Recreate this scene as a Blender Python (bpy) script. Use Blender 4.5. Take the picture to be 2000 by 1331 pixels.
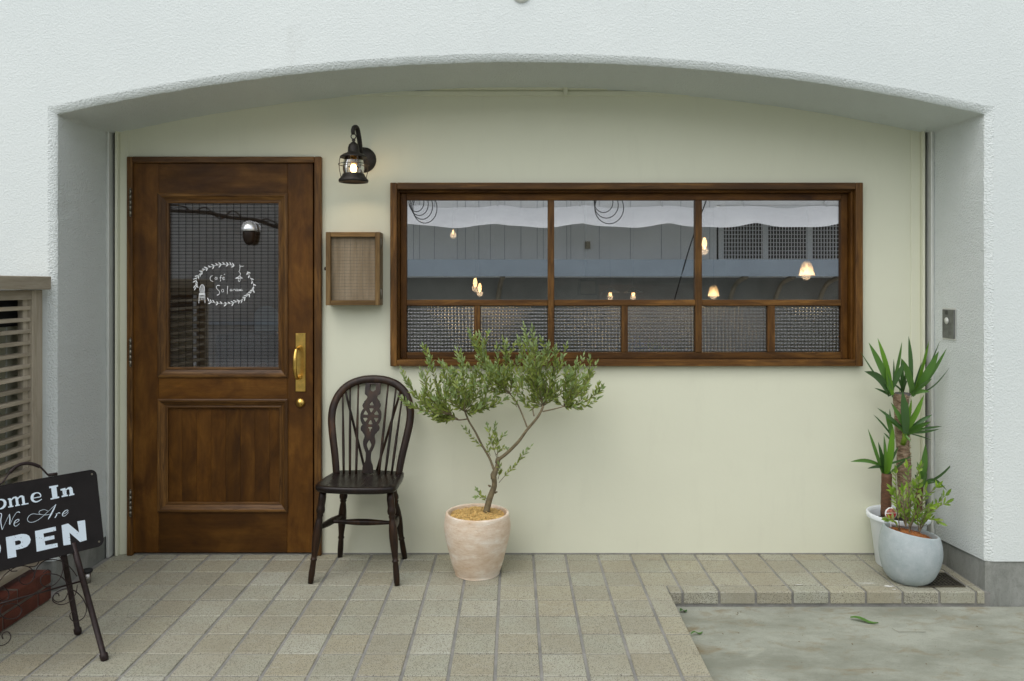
import bpy, math, random
from math import sin, cos, pi, radians, sqrt, atan2
from mathutils import Vector, Matrix, noise as mnoise
random.seed(7)
S = bpy.context.scene
for o in list(bpy.data.objects): bpy.data.objects.remove(o, do_unlink=True)

# ------------------------------------------------------------ camera, sky, sun, exposure
F = 1500.0; CX = 1004.0; CY = 557.0; H = 1.38; DW = 3.937      # pixels per unit depth, vanishing point, eye height, distance to wall
cam = bpy.data.cameras.new('camera'); co = bpy.data.objects.new('camera', cam); S.collection.objects.link(co)
co.location = (0, -DW, H); co.rotation_euler = (radians(90), 0, 0)
cam.sensor_width = 36; cam.sensor_fit = 'HORIZONTAL'; cam.lens = 36*F/2000
cam.shift_x = -(CX-1000)/2000; cam.shift_y = -(665.5-CY)/2000
cam.clip_start = 0.05; cam.clip_end = 500
S.camera = co
SUN_EL, SUN_AZ = 58, 212      # high on the left along the street, veiled by cloud
w = bpy.data.worlds.new('World'); S.world = w; w.use_nodes = True
nt = w.node_tree; nt.nodes.clear()
sky = nt.nodes.new('ShaderNodeTexSky'); sky.sky_type = 'NISHITA'; sky.sun_disc = False
sky.sun_elevation = radians(SUN_EL); sky.sun_rotation = radians(SUN_AZ); sky.air_density = 1.0; sky.dust_density = 3.0; sky.ozone_density = 0.6
hs = nt.nodes.new('ShaderNodeHueSaturation'); hs.inputs['Saturation'].default_value = 0.30
bg = nt.nodes.new('ShaderNodeBackground'); bg.inputs['Strength'].default_value = 0.15
wo = nt.nodes.new('ShaderNodeOutputWorld')
nt.links.new(sky.outputs[0], hs.inputs['Color']); nt.links.new(hs.outputs[0], bg.inputs['Color']); nt.links.new(bg.outputs[0], wo.inputs[0])
sl = bpy.data.lights.new('sun', 'SUN'); sl.energy = 0.8; sl.angle = radians(135); sl.color = (1, .985, .96)
so = bpy.data.objects.new('sun', sl); S.collection.objects.link(so)
so.rotation_euler = (radians(-(90-SUN_EL)), 0, radians(-SUN_AZ)); so.location = (0, 10, 20)
S.view_settings.view_transform = 'Standard'; S.view_settings.look = 'None'
S.view_settings.exposure = 0.54; S.view_settings.gamma = 1; S.view_settings.use_curve_mapping = False
S.render.engine = 'CYCLES'; S.cycles.use_denoising = True
S.cycles.max_bounces = 10; S.cycles.transparent_max_bounces = 16; S.cycles.diffuse_bounces = 5; S.cycles.caustics_refractive = False; S.cycles.caustics_reflective = False
S.cycles.sample_clamp_indirect = 4

# ------------------------------------------------------------ helpers
def PX(px, Y): return (px-CX)/F*(Y+DW)
def PZ(py, Y): return H-(py-CY)/F*(Y+DW)
def P(px, py, Y): return Vector((PX(px, Y), Y, PZ(py, Y)))
def ray_plane(px, py, p0, n):
    d = Vector(((px-CX)/F, 1, -(py-CY)/F)); o = Vector((0, -DW, H))
    return o+d*((Vector(p0)-o).dot(n)/d.dot(n))

class MB:
    def __init__(s): s.v = []; s.f = []; s.sm = []
    def add(s, vs, fs, smooth=False):
        b = len(s.v); s.v += [tuple(x) for x in vs]; s.f += [tuple(i+b for i in f) for f in fs]; s.sm += [smooth]*len(fs); return s
    def box(s, x0, x1, y0, y1, z0, z1, c=0.0):
        if x0 > x1: x0, x1 = x1, x0
        if y0 > y1: y0, y1 = y1, y0
        if z0 > z1: z0, z1 = z1, z0
        if c <= 0:
            v = [(x, y, z) for z in (z0, z1) for y in (y0, y1) for x in (x0, x1)]
            return s.add(v, [(0,2,3,1),(4,5,7,6),(0,1,5,4),(2,6,7,3),(0,4,6,2),(1,3,7,5)])
        c = min(c, (x1-x0)*.45, (y1-y0)*.45, (z1-z0)*.45)
        v = []; idx = {}
        for iz, z in enumerate((z0, z1)):
            for iy, y in enumerate((y0, y1)):
                for ix, x in enumerate((x0, x1)):
                    sx, sy, sz = (1-2*ix)*c, (1-2*iy)*c, (1-2*iz)*c
                    idx[(ix, iy, iz)] = len(v)
                    v += [(x, y+sy, z+sz), (x+sx, y, z+sz), (x+sx, y+sy, z)]
        f = []
        for a in (0, 1):
            def q(k, pts, fl):
                l = [idx[p]+k for p in pts]
                f.append(tuple(l if not fl else l[::-1]))
            q(0, [(a,0,0),(a,1,0),(a,1,1),(a,0,1)], a == 0)
            q(1, [(0,a,0),(1,a,0),(1,a,1),(0,a,1)], a == 1)
            q(2, [(0,0,a),(1,0,a),(1,1,a),(0,1,a)], a == 0)
        def e(p, q_, k1, k2): f.append((idx[p]+k1, idx[q_]+k1, idx[q_]+k2, idx[p]+k2))
        for a in (0, 1):
            for b in (0, 1):
                e((0,a,b),(1,a,b),1,2); e((a,0,b),(a,1,b),0,2); e((a,b,0),(a,b,1),0,1)
        for k in idx.values(): f.append((k, k+1, k+2))
        return s.add(v, f)
    def tube(s, pts, r, n=8, cap=True, up=None, flat=1.0):
        pts = [Vector(p) for p in pts]; m = len(pts)
        rs = r if isinstance(r, (list, tuple)) else [r]*m
        vs = []; a = None
        for i, p in enumerate(pts):
            t = (pts[min(i+1, m-1)]-pts[max(i-1, 0)]).normalized()
            if a is None:
                a = Vector(up) if up else (Vector((0,0,1)) if abs(t.z) < .9 else Vector((1,0,0)))
            a = (a-t*a.dot(t)).normalized(); b = t.cross(a)
            for k in range(n):
                an = 2*pi*k/n; vs.append(p+(a*cos(an)+b*sin(an)*flat)*rs[i])
        fs = [(i*n+k, i*n+(k+1) % n, (i+1)*n+(k+1) % n, (i+1)*n+k) for i in range(m-1) for k in range(n)]
        s.add(vs, fs, True)
        if cap:
            b0 = len(s.v)-len(vs)
            s.f += [tuple(b0+k for k in range(n))[::-1], tuple(b0+(m-1)*n+k for k in range(n))]; s.sm += [False, False]
        return s
    def lathe(s, prof, c=(0,0,0), n=32, axis='z', fn=None, smooth=True, close=False):
        vs = []
        for (r, h) in prof:
            for k in range(n):
                a = 2*pi*k/n; rr = r if fn is None else fn(r, h, a)
                x, y, z = rr*cos(a), rr*sin(a), h
                if axis == 'y': x, y, z = x, z, y
                vs.append((c[0]+x, c[1]+y, c[2]+z))
        m = len(prof)
        fs = [(i*n+k, i*n+(k+1) % n, (i+1)*n+(k+1) % n, (i+1)*n+k) for i in range(m-1) for k in range(n)]
        if axis == 'y': fs = [f[::-1] for f in fs]
        return s.add(vs, fs, smooth)
    def prism(s, poly, fn, t):      # poly (u,v), fn(u,v,d) -> point
        n = len(poly)
        vs = [fn(u, v, 0) for u, v in poly]+[fn(u, v, t) for u, v in poly]
        return s.add(vs, [tuple(range(n)), tuple(range(n, 2*n))[::-1]]+[(i, i+n, (i+1) % n+n, (i+1) % n) for i in range(n)])
    def mesh(s, name):
        me = bpy.data.meshes.new(name); me.from_pydata(s.v, [], s.f); me.polygons.foreach_set('use_smooth', s.sm); me.update(); return me
    def build(s, name, m, parent=None, origin=None, **kw):
        if origin is not None:
            o = Vector(origin); s.v = [tuple(Vector(v)-o) for v in s.v]
        me = s.mesh(name)
        if m: me.materials.append(m)
        ob = link(name, me, parent)
        if origin is not None: ob.location = origin
        for k, v in kw.items(): ob[k] = v
        return ob
def wpos(o):
    p = Vector(o.location)
    while o.parent: o = o.parent; p = p+Vector(o.location)
    return p
def link(name, me, parent=None, loc=None):
    ob = bpy.data.objects.new(name, me); S.collection.objects.link(ob)
    if parent: ob.parent = parent
    if loc is not None: ob.location = loc
    return ob
def part(mb, name, m, root, origin=None, **kw):      # mb in world coordinates, root unrotated Empty (or part of one)
    off = wpos(root)
    o = Vector(origin) if origin is not None else off
    mb.v = [tuple(Vector(v)-o) for v in mb.v]
    me = mb.mesh(name)
    if m: me.materials.append(m)
    ob = link(name, me, root, o-off)
    for k, v in kw.items(): ob[k] = v
    return ob
def thing(name, label, cat, loc=(0,0,0), group=None):
    o = bpy.data.objects.new(name, None); S.collection.objects.link(o); o.empty_display_size = .1
    o.location = loc; o['label'] = label; o['category'] = cat
    if group: o['group'] = group
    return o
def tag(o, label, cat, group=None):
    o['label'] = label; o['category'] = cat
    if group: o['group'] = group
    return o
def filled(outlines, thick, bev=0):     # 2D outlines with holes -> (verts, faces) in u,v,w
    c = bpy.data.curves.new('tmp', 'CURVE'); c.dimensions = '2D'; c.fill_mode = 'BOTH'; c.extrude = thick/2; c.bevel_depth = bev; c.bevel_resolution = 1
    for ol in outlines:
        sp = c.splines.new('POLY'); sp.points.add(len(ol)-1)
        for p, (x, y) in zip(sp.points, ol): p.co = (x, y, 0, 1)
        sp.use_cyclic_u = True
    ob = bpy.data.objects.new('tmp', c); S.collection.objects.link(ob)
    dg = bpy.context.evaluated_depsgraph_get(); me = bpy.data.meshes.new_from_object(ob.evaluated_get(dg))
    vs = [v.co.copy() for v in me.vertices]; fs = [tuple(p.vertices) for p in me.polygons]
    bpy.data.objects.remove(ob); bpy.data.curves.remove(c); bpy.data.meshes.remove(me)
    return vs, fs
def smoothp(pts, n=6):      # catmull-rom through points of any dimension
    out = []; m = len(pts)
    for i in range(m-1):
        p0, p1, p2, p3 = pts[max(i-1, 0)], pts[i], pts[i+1], pts[min(i+2, m-1)]
        for k in range(n):
            t = k/n
            out.append(tuple(.5*((2*b)+(-a+c)*t+(2*a-5*b+4*c-d)*t*t+(-a+3*b-3*c+d)*t**3) for a, b, c, d in zip(p0, p1, p2, p3)))
    out.append(tuple(pts[-1])); return out
def lerp(a, b, t): return a+(b-a)*t

# ------------------------------------------------------------ materials
def newmat(name):
    m = bpy.data.materials.new(name); m.use_nodes = True; t = m.node_tree
    return m, t, t.nodes['Principled BSDF']
def N(t, kind, **kw):
    n = t.nodes.new(kind)
    for k, v in kw.items():
        if k in n.inputs: n.inputs[k].default_value = v
        else: setattr(n, k, v)
    return n
def coords(t, scale=(1,1,1), rnd=0):
    tc = N(t, 'ShaderNodeTexCoord'); mp = N(t, 'ShaderNodeMapping'); mp.inputs['Scale'].default_value = scale
    t.links.new(tc.outputs['Object'], mp.inputs[0])
    if rnd:
        oi = N(t, 'ShaderNodeObjectInfo'); mu = N(t, 'ShaderNodeMath', operation='MULTIPLY'); mu.inputs[1].default_value = rnd
        t.links.new(oi.outputs['Random'], mu.inputs[0]); t.links.new(mu.outputs[0], mp.inputs['Location'])
    return mp.outputs[0]
def ramp(t, src, stops):
    r = N(t, 'ShaderNodeValToRGB'); e = r.color_ramp.elements
    while len(e) < len(stops): e.new(.5)
    for k, (p, c) in zip(e, stops): k.position = p; k.color = (*c, 1) if len(c) == 3 else c
    t.links.new(src, r.inputs[0]); return r.outputs[0]
def noise(t, vec, scale, detail=4, rough=.5, dist=0):
    n = N(t, 'ShaderNodeTexNoise', Scale=scale, Detail=detail, Roughness=rough, Distortion=dist); t.links.new(vec, n.inputs['Vector']); return n.outputs['Fac']
def mixc(t, a, b, fac, mode='MIX'):
    m = N(t, 'ShaderNodeMix', data_type='RGBA', blend_type=mode)
    for s_, v in ((m.inputs[6], a), (m.inputs[7], b), (m.inputs[0], fac)):
        if isinstance(v, (int, float)): s_.default_value = v
        elif isinstance(v, tuple): s_.default_value = (*v, 1)
        else: t.links.new(v, s_)
    return m.outputs[2]
def bump(t, bsdf, h, strength=.3, dist=.002):
    b = N(t, 'ShaderNodeBump', Strength=strength, Distance=dist); t.links.new(h, b.inputs['Height'])
    prev = bsdf.inputs['Normal'].links
    if prev: t.links.new(prev[0].from_socket, b.inputs['Normal'])
    t.links.new(b.outputs[0], bsdf.inputs['Normal'])
def simple(name, col, rough=.5, metal=0, var=.15, vs=20, bmp=0, bs=60, spec=.5, coat=0, scale=(1,1,1)):
    m, t, b = newmat(name); v = coords(t, scale, 7)
    n = noise(t, v, vs, 5, .6)
    c = ramp(t, n, [(.3, tuple(x*(1-var) for x in col)), (.7, tuple(min(1, x*(1+var)) for x in col))])
    t.links.new(c, b.inputs['Base Color']); b.inputs['Roughness'].default_value = rough; b.inputs['Metallic'].default_value = metal
    b.inputs['Specular IOR Level'].default_value = spec; b.inputs['Coat Weight'].default_value = coat; b.inputs['Coat Roughness'].default_value = .2
    if bmp: bump(t, b, noise(t, v, bs, 4, .6), bmp, .001)
    return m
def stucco(name='white_stucco', k=1.0):
    m, t, b = newmat(name); v = coords(t)
    big = noise(t, v, .7, 4, .6); st = noise(t, coords(t, (1.5, 1.5, .5)), 5, 6, .7)
    c = ramp(t, big, [(.3, (.62,.67,.66)), (.7, (.68,.725,.71))])
    c = mixc(t, c, (.50,.52,.49), ramp(t, st, [(.58, (0,0,0)), (.85, (.45,)*3)]))
    t.links.new(c, b.inputs['Base Color']); b.inputs['Roughness'].default_value = .62; b.inputs['Specular IOR Level'].default_value = .35
    vo = N(t, 'ShaderNodeTexVoronoi', feature='SMOOTH_F1', Scale=130.0); vo.inputs['Smoothness'].default_value = .6
    dv = mixc(t, v, (0,0,0), 0.0)
    nn = N(t, 'ShaderNodeTexNoise', Scale=30.0, Detail=3.0); t.links.new(v, nn.inputs['Vector'])
    ad = N(t, 'ShaderNodeMixRGB', blend_type='ADD'); ad.inputs[0].default_value = .02
    t.links.new(v, ad.inputs[1]); t.links.new(nn.outputs['Color'], ad.inputs[2]); t.links.new(ad.outputs[0], vo.inputs['Vector'])
    bump(t, b, noise(t, v, 16, 3, .5), .14, .005)
    bump(t, b, vo.outputs['Distance'], .8*k, .0042)
    bump(t, b, noise(t, v, 150, 4, .7), .9*k, .0026)
    return m
def plaster():
    m, t, b = newmat('beige_plaster'); v = coords(t)
    c = ramp(t, noise(t, v, .9, 4, .6), [(.3, (.66,.668,.53)), (.7, (.70,.71,.565))])
    dirt = ramp(t, noise(t, coords(t, (3, 3, .6)), 3, 6, .7), [(.55, (0,0,0)), (.8, (.12,)*3)])
    c = mixc(t, c, (.42,.41,.34), dirt)
    t.links.new(c, b.inputs['Base Color']); b.inputs['Roughness'].default_value = .7; b.inputs['Specular IOR Level'].default_value = .25
    bump(t, b, noise(t, v, 9, 6, .55), .25, .006); bump(t, b, noise(t, v, 160, 3, .6), .15, .001)
    return m
def wood(name, dark, mid, light, axis='z', rough=.42, ring=1.0, blot=.5, coat=.15, bmp=.25, cloud=False):
    m, t, b = newmat(name)
    s = {'x': (.09, 1, 1), 'y': (1, .09, 1), 'z': (1, 1, .09)}[axis]
    v = coords(t, s, 9.0)
    g = noise(t, v, 70*ring, 6, .65, .6); g2 = noise(t, v, 14*ring, 3, .5, 1.5)
    bl = noise(t, coords(t, tuple(min(1, k*6) for k in s), 5.0), 9, 5, .65, .4)
    c = ramp(t, g2, [(.25, dark), (.5, mid), (.78, light)])
    if cloud:
        cl = noise(t, coords(t, {'x': (.45, 1, 1), 'y': (1, .45, 1), 'z': (1, 1, .45)}[axis], 9.0), 8.5, 6, .62, .5)
        c = ramp(t, cl, [(.30, dark), (.52, mid), (.74, light)])
    c = mixc(t, c, dark, ramp(t, g, [(.36, ((.32 if cloud else .75),)*3), (.6, (0,0,0))]))
    c = mixc(t, c, tuple(x*.42 for x in mid), ramp(t, bl, [(.36, (0,0,0)), (.66, (blot,)*3)]))
    oi = N(t, 'ShaderNodeObjectInfo'); hv = N(t, 'ShaderNodeHueSaturation')
    mr = N(t, 'ShaderNodeMapRange'); mr.inputs['To Min'].default_value = .78; mr.inputs['To Max'].default_value = 1.25
    t.links.new(oi.outputs['Random'], mr.inputs[0]); t.links.new(mr.outputs[0], hv.inputs['Value']); t.links.new(c, hv.inputs['Color'])
    t.links.new(hv.outputs[0], b.inputs['Base Color'])
    rr = ramp(t, g, [(.3, (rough+.18,)*3), (.7, (rough-.05,)*3)]); t.links.new(rr, b.inputs['Roughness'])
    b.inputs['Coat Weight'].default_value = coat; b.inputs['Coat Roughness'].default_value = .3; b.inputs['Specular IOR Level'].default_value = .22
    bump(t, b, g, bmp, .0012)
    return m
def tile_mat(name, side=False):
    m, t, b = newmat(name); v = coords(t, (1,1,1), 31.0); oi = N(t, 'ShaderNodeObjectInfo')
    base = ramp(t, oi.outputs['Random'], [(0, (.345,.325,.235)), (.18, (.305,.30,.23)), (.42, (.365,.37,.295)), (.6, (.325,.335,.265)), (.8, (.36,.345,.25)), (1, (.395,.405,.335))])
    pt = ramp(t, noise(t, v, 9, 5, .65), [(.42, (0,0,0)), (.68, (.75,)*3)])
    c = mixc(t, base, (.32,.275,.175), mixc(t, pt, (0,0,0), .72))
    c = mixc(t, c, (.41,.41,.355), ramp(t, noise(t, coords(t, (1,3,1), 17.0), 26, 6, .75), [(.5, (0,0,0)), (.72, (.7,)*3)]))
    vo = N(t, 'ShaderNodeTexVoronoi', feature='F1', Scale=230.0); t.links.new(v, vo.inputs['Vector'])
    pick = ramp(t, vo.outputs['Color'], [(.50, (0,0,0)), (.58, (1,1,1))])
    sp = ramp(t, vo.outputs['Distance'], [(.30, (1,1,1)), (.48, (0,0,0))])
    c = mixc(t, c, (.07,.055,.04), mixc(t, (0,0,0), sp, pick))
    c = mixc(t, c, (.17,.14,.10), ramp(t, noise(t, v, 330, 3, .7), [(.55, (0,0,0)), (.68, (.8,)*3)]))
    geo = N(t, 'ShaderNodeNewGeometry')
    dirt = ramp(t, noise(t, geo.outputs['Position'], 2.4, 6, .65), [(.42, (0,0,0)), (.75, (.55,)*3)])
    c = mixc(t, c, (.24,.215,.155), dirt)
    # grime that gathers along the foot of the wall
    sx = N(t, 'ShaderNodeSeparateXYZ'); t.links.new(geo.outputs['Position'], sx.inputs[0])
    t.links.new(c, b.inputs['Base Color']); b.inputs['Roughness'].default_value = .62
    bump(t, b, noise(t, coords(t, (1, 4, 1), 13.0), 42, 5, .7), .6, .0018); bump(t, b, noise(t, v, 280, 3, .6), .4, .0007)
    return m
def concrete(name, c1, c2, stain=(.25,.22,.16), s=1.0, rough=.85, sa=.5, streak=(1,1,1)):
    m, t, b = newmat(name); v = coords(t, streak)
    c = ramp(t, noise(t, v, 1.6*s, 9, .68), [(.38, c1), (.60, c2)])
    c = mixc(t, c, stain, ramp(t, noise(t, v, 4*s, 7, .7, .8), [(.52, (0,0,0)), (.74, (sa,)*3)]))
    c = mixc(t, c, tuple(min(1, x*1.35) for x in c2), ramp(t, noise(t, v, 3.1*s, 8, .72, .4), [(.60, (0,0,0)), (.70, (.35,)*3)]))
    c = mixc(t, c, tuple(x*.5 for x in c1), ramp(t, noise(t, v, 110*s, 5, .75), [(.55, (0,0,0)), (.72, (.75,)*3)]))
    c = mixc(t, c, tuple(x*.6 for x in c1), ramp(t, noise(t, v, 9*s, 9, .75, 1.2), [(.60, (0,0,0)), (.66, (.5,)*3), (.72, (0,0,0))]))
    t.links.new(c, b.inputs['Base Color']); b.inputs['Roughness'].default_value = rough; b.inputs['Specular IOR Level'].default_value = .3
    bump(t, b, noise(t, v, 12, 8, .6), .3, .004); bump(t, b, noise(t, v, 190, 3, .6), .35, .001)
    return m
def glassmat(name, fac=.1, tint=(1,1,1), rough=0.0):
    m = bpy.data.materials.new(name); m.use_nodes = True; t = m.node_tree; t.nodes.clear()
    tr = N(t, 'ShaderNodeBsdfTransparent', Color=(*tint, 1)); gl = N(t, 'ShaderNodeBsdfGlossy', Roughness=rough); mx = N(t, 'ShaderNodeMixShader')
    lw = N(t, 'ShaderNodeFresnel', IOR=1.5); ad = N(t, 'ShaderNodeMath', operation='ADD'); ad.inputs[1].default_value = fac; ad.use_clamp = True
    t.links.new(lw.outputs[0], ad.inputs[0]); t.links.new(ad.outputs[0], mx.inputs[0])
    o = N(t, 'ShaderNodeOutputMaterial'); t.links.new(tr.outputs[0], mx.inputs[1]); t.links.new(gl.outputs[0], mx.inputs[2]); t.links.new(mx.outputs[0], o.inputs[0])
    return m
def emis(name, col, st):
    m, t, b = newmat(name); b.inputs['Base Color'].default_value = (*col, 1); b.inputs['Emission Color'].default_value = (*col, 1); b.inputs['Emission Strength'].default_value = st; return m
def leafmat(name, c1, c2, back, trans=.25, rough=.4, spec=.4):
    m, t, b = newmat(name); oi = N(t, 'ShaderNodeObjectInfo'); geo = N(t, 'ShaderNodeNewGeometry')
    n = noise(t, geo.outputs['Position'], 55, 3, .5); n2 = N(t, 'ShaderNodeMath', operation='ADD'); t.links.new(geo.outputs['Random Per Island'], n2.inputs[0]); t.links.new(n, n2.inputs[1])
    n3 = N(t, 'ShaderNodeMath', operation='MULTIPLY'); n3.inputs[1].default_value = .5; t.links.new(n2.outputs[0], n3.inputs[0])
    c = ramp(t, n3.outputs[0], [(.2, c1), (.8, c2)]); c = mixc(t, c, back, geo.outputs['Backfacing'])
    t.links.new(c, b.inputs['Base Color']); b.inputs['Roughness'].default_value = rough; b.inputs['Specular IOR Level'].default_value = spec
    tl = N(t, 'ShaderNodeBsdfTranslucent'); t.links.new(c, tl.inputs[0]); mx = N(t, 'ShaderNodeMixShader'); mx.inputs[0].default_value = trans
    o = t.nodes['Material Output']; t.links.new(b.outputs[0], mx.inputs[1]); t.links.new(tl.outputs[0], mx.inputs[2]); t.links.new(mx.outputs[0], o.inputs[0])
    return m

M = {}
M['stucco'] = stucco('white_stucco_front', .4); M['stucco_rough'] = stucco('white_stucco_reveal', 1.0); M['plaster'] = plaster()
D_, M_, L_ = (.036,.0135,.0022), (.100,.040,.0055), (.175,.077,.0125)
M['door_v'] = wood('dark_stained_wood_upright', D_, M_, L_, 'z', .45, .6, .35, .0, cloud=True)
M['door_h'] = wood('dark_stained_wood_level', D_, M_, L_, 'x', .45, .6, .35, .0, cloud=True)
M['frame_v'] = wood('frame_wood_upright', (.040,.0165,.0035), (.130,.058,.012), (.29,.145,.036), 'z', .45, 1.1, .35)
M['frame_h'] = wood('frame_wood_level', (.040,.0165,.0035), (.130,.058,.012), (.29,.145,.036), 'x', .45, 1.1, .35)
M['box_v'] = wood('menu_box_wood_upright', (.10,.055,.018), (.20,.12,.042), (.33,.21,.085), 'z', .5, 1.2, .15)
M['box_h'] = wood('menu_box_wood_level', (.10,.055,.018), (.20,.12,.042), (.33,.21,.085), 'x', .5, 1.2, .15)
M['ply'] = wood('greyed_plywood', (.22,.165,.10), (.32,.25,.165), (.41,.335,.235), 'z', .65, .45, .1, 0)
M['chair'] = wood('dark_chair_wood', (.007,.004,.0025), (.024,.0115,.0055), (.080,.036,.013), 'z', .33, .8, .4, .12, .12)
M['chair_seat'] = wood('black_brown_seat_wood', (.006,.004,.003), (.013,.008,.006), (.024,.013,.008), 'y', .27, .8, .3, .15, .1)
M['louvre_y'] = wood('weathered_cedar_level', (.31,.27,.20), (.44,.39,.305), (.53,.48,.385), 'y', .7, .7, .12, 0, .4)
M['louvre_z'] = wood('weathered_cedar_upright', (.31,.27,.20), (.44,.39,.305), (.53,.48,.385), 'z', .7, .7, .12, 0, .4)
M['tile'] = tile_mat('speckled_stoneware_tile')
M['grout'] = concrete('grey_grout', (.20,.20,.185), (.28,.275,.255), (.12,.11,.09), 4, .9, .5)
M['concrete'] = concrete('worn_concrete', (.215,.225,.18), (.325,.34,.285), (.20,.155,.08), 1.5, .72, .95, (1,2,1))
M['plinth'] = concrete('plinth_concrete', (.19,.20,.18), (.31,.32,.295), (.10,.105,.09), 2.5, .9, .6, (1,1,.5))
M['asphalt'] = concrete('pale_worn_paving', (.44,.45,.44), (.52,.53,.52), (.38,.37,.35), 1)
M['brass'] = simple('worn_brass', (.70,.46,.12), .3, 1, .22, 30, .15, 40)
M['brass_dk'] = simple('tarnished_brass', (.42,.27,.07), .35, 1, .3, 30)
M['steel'] = simple('brushed_steel', (.45,.44,.42), .38, 1, .2, 30)
M['hinge'] = simple('aged_hinge_metal', (.20,.18,.14), .45, 1, .3, 60)
M['iron'] = simple('dark_bronze_iron', (.028,.024,.02), .5, .5, .35, 40, .25, 120)
M['sign'] = simple('sign_black_paint', (.011,.009,.009), .6, 0, .3, 14, .2, 60, .2)
M['signleg'] = simple('rusty_black_iron', (.020,.012,.011), .45, .2, .5, 50, .35, 90, .3)
M['black'] = simple('black_rubber', (.012,.012,.012), .7)
M['dark'] = simple('dark_channel', (.006,.006,.005), .8)
M['rail'] = simple('painted_steel_rail', (.62,.64,.60), .4, .2, .06, 6)
M['white'] = simple('white_plastic', (.76,.81,.84), .4, 0, .05, 8)
M['potgrey'] = concrete('grey_glazed_pot', (.34,.40,.41), (.42,.47,.48), (.50,.55,.56), 7, .55, .45)
M['brick'] = concrete('red_glazed_brick', (.085,.024,.016), (.145,.042,.027), (.05,.020,.015), 9, .5, .6)
M['mortar'] = concrete('dark_mortar', (.12,.11,.09), (.20,.185,.16), (.07,.065,.055), 5)
M['straw'] = simple('straw_mulch', (.66,.46,.17), .8, 0, .45, 60)
M['coir'] = simple('coconut_fibre', (.34,.13,.035), .85, 0, .5, 60, .8, 150)
M['soil'] = simple('dark_soil', (.03,.02,.013), .95, 0, .5, 60, .8, 90)
M['bark'] = simple('olive_bark', (.15,.12,.065), .8, 0, .4, 45, .8, 110)
M['ybark2'] = simple('smooth_brown_cane', (.10,.045,.02), .7, 0, .45, 50, .6, 70, scale=(1,1,3))
M['olive'] = leafmat('olive_leaf', (.105,.155,.025), (.34,.41,.085), (.35,.41,.19), .40, .42)
M['olive_new'] = leafmat('young_olive_leaf', (.18,.27,.08), (.33,.42,.17), (.34,.42,.24), .3, .42)
M['shrub'] = leafmat('shrub_leaf', (.10,.20,.018), (.30,.46,.045), (.25,.40,.08), .35, .4)
M['shrub_v'] = leafmat('variegated_shrub_leaf', (.16,.22,.07), (.36,.40,.16), (.3,.36,.16), .3, .4)
M['yl1'] = leafmat('yucca_leaf', (.035,.10,.016), (.10,.24,.026), (.08,.19,.03), .18, .32, .6)
M['yl2'] = leafmat('bright_yucca_leaf', (.09,.21,.012), (.17,.34,.02), (.12,.27,.02), .25, .35, .5)
M['yl3'] = leafmat('deep_yucca_leaf', (.018,.058,.018), (.045,.13,.03), (.05,.12,.03), .12, .3, .6)
M['paint'] = simple('white_vinyl_paint', (.84,.86,.86), .5, 0, .03)
M['wire'] = simple('glass_wire', (.012,.012,.012), .5, .6)
M['shade'] = simple('white_blind_fabric', (.80,.82,.82), .85, 0, .04, 6)
M['awn'] = simple('white_awning_fabric', (.92,.93,.92), .8, 0, .03, 4)
M['inwall'] = simple('interior_plaster', (.30,.27,.23), .85, 0, .08, 2)
M['infloor'] = simple('interior_floor', (.13,.09,.06), .6, 0, .2, 4)
M['inbeam'] = simple('interior_brown_panel', (.12,.055,.022), .5, 0, .3, 6)
M['bulb'] = emis('lamp_filament', (1,.60,.24), 7)
M['bulb_out'] = emis('wall_lamp_filament', (1,.66,.32), 14)
M['glass'] = glassmat('window_glass', .55)
M['doorglass'] = glassmat('door_glass', .12)
sg_m = bpy.data.materials.new('pleated_shade_glass'); sg_m.use_nodes = True; t = sg_m.node_tree; t.nodes.clear()
a_ = N(t, 'ShaderNodeBsdfTransparent'); b_ = N(t, 'ShaderNodeBsdfTranslucent', Color=(.95,.88,.70,1)); c_ = N(t, 'ShaderNodeMixShader'); c_.inputs[0].default_value = .45
o = N(t, 'ShaderNodeOutputMaterial'); t.links.new(a_.outputs[0], c_.inputs[1]); t.links.new(b_.outputs[0], c_.inputs[2]); t.links.new(c_.outputs[0], o.inputs[0]); M['shadeglass'] = sg_m
M['lampglass'] = glassmat('seeded_lamp_glass', .03, (.96,.94,.90), .02)
M['sid'] = simple('white_metal_siding', (.90,.90,.88), .55, .0, .04, 1.5)
M['seam'] = simple('siding_seam', (.36,.38,.40), .6)
M['sidgrey'] = simple('grey_house_wall', (.50,.51,.50), .7, 0, .2, 1.2)
M['fascia'] = simple('blue_grey_fascia', (.40,.47,.53), .5, .1, .08, 2)
M['bracket'] = simple('bronze_bracket', (.34,.30,.22), .5, .3, .2, 5)
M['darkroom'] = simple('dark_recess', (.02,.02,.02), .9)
M['mesh'] = simple('white_mesh_metal', (.75,.76,.75), .5, .2, .05)

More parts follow.
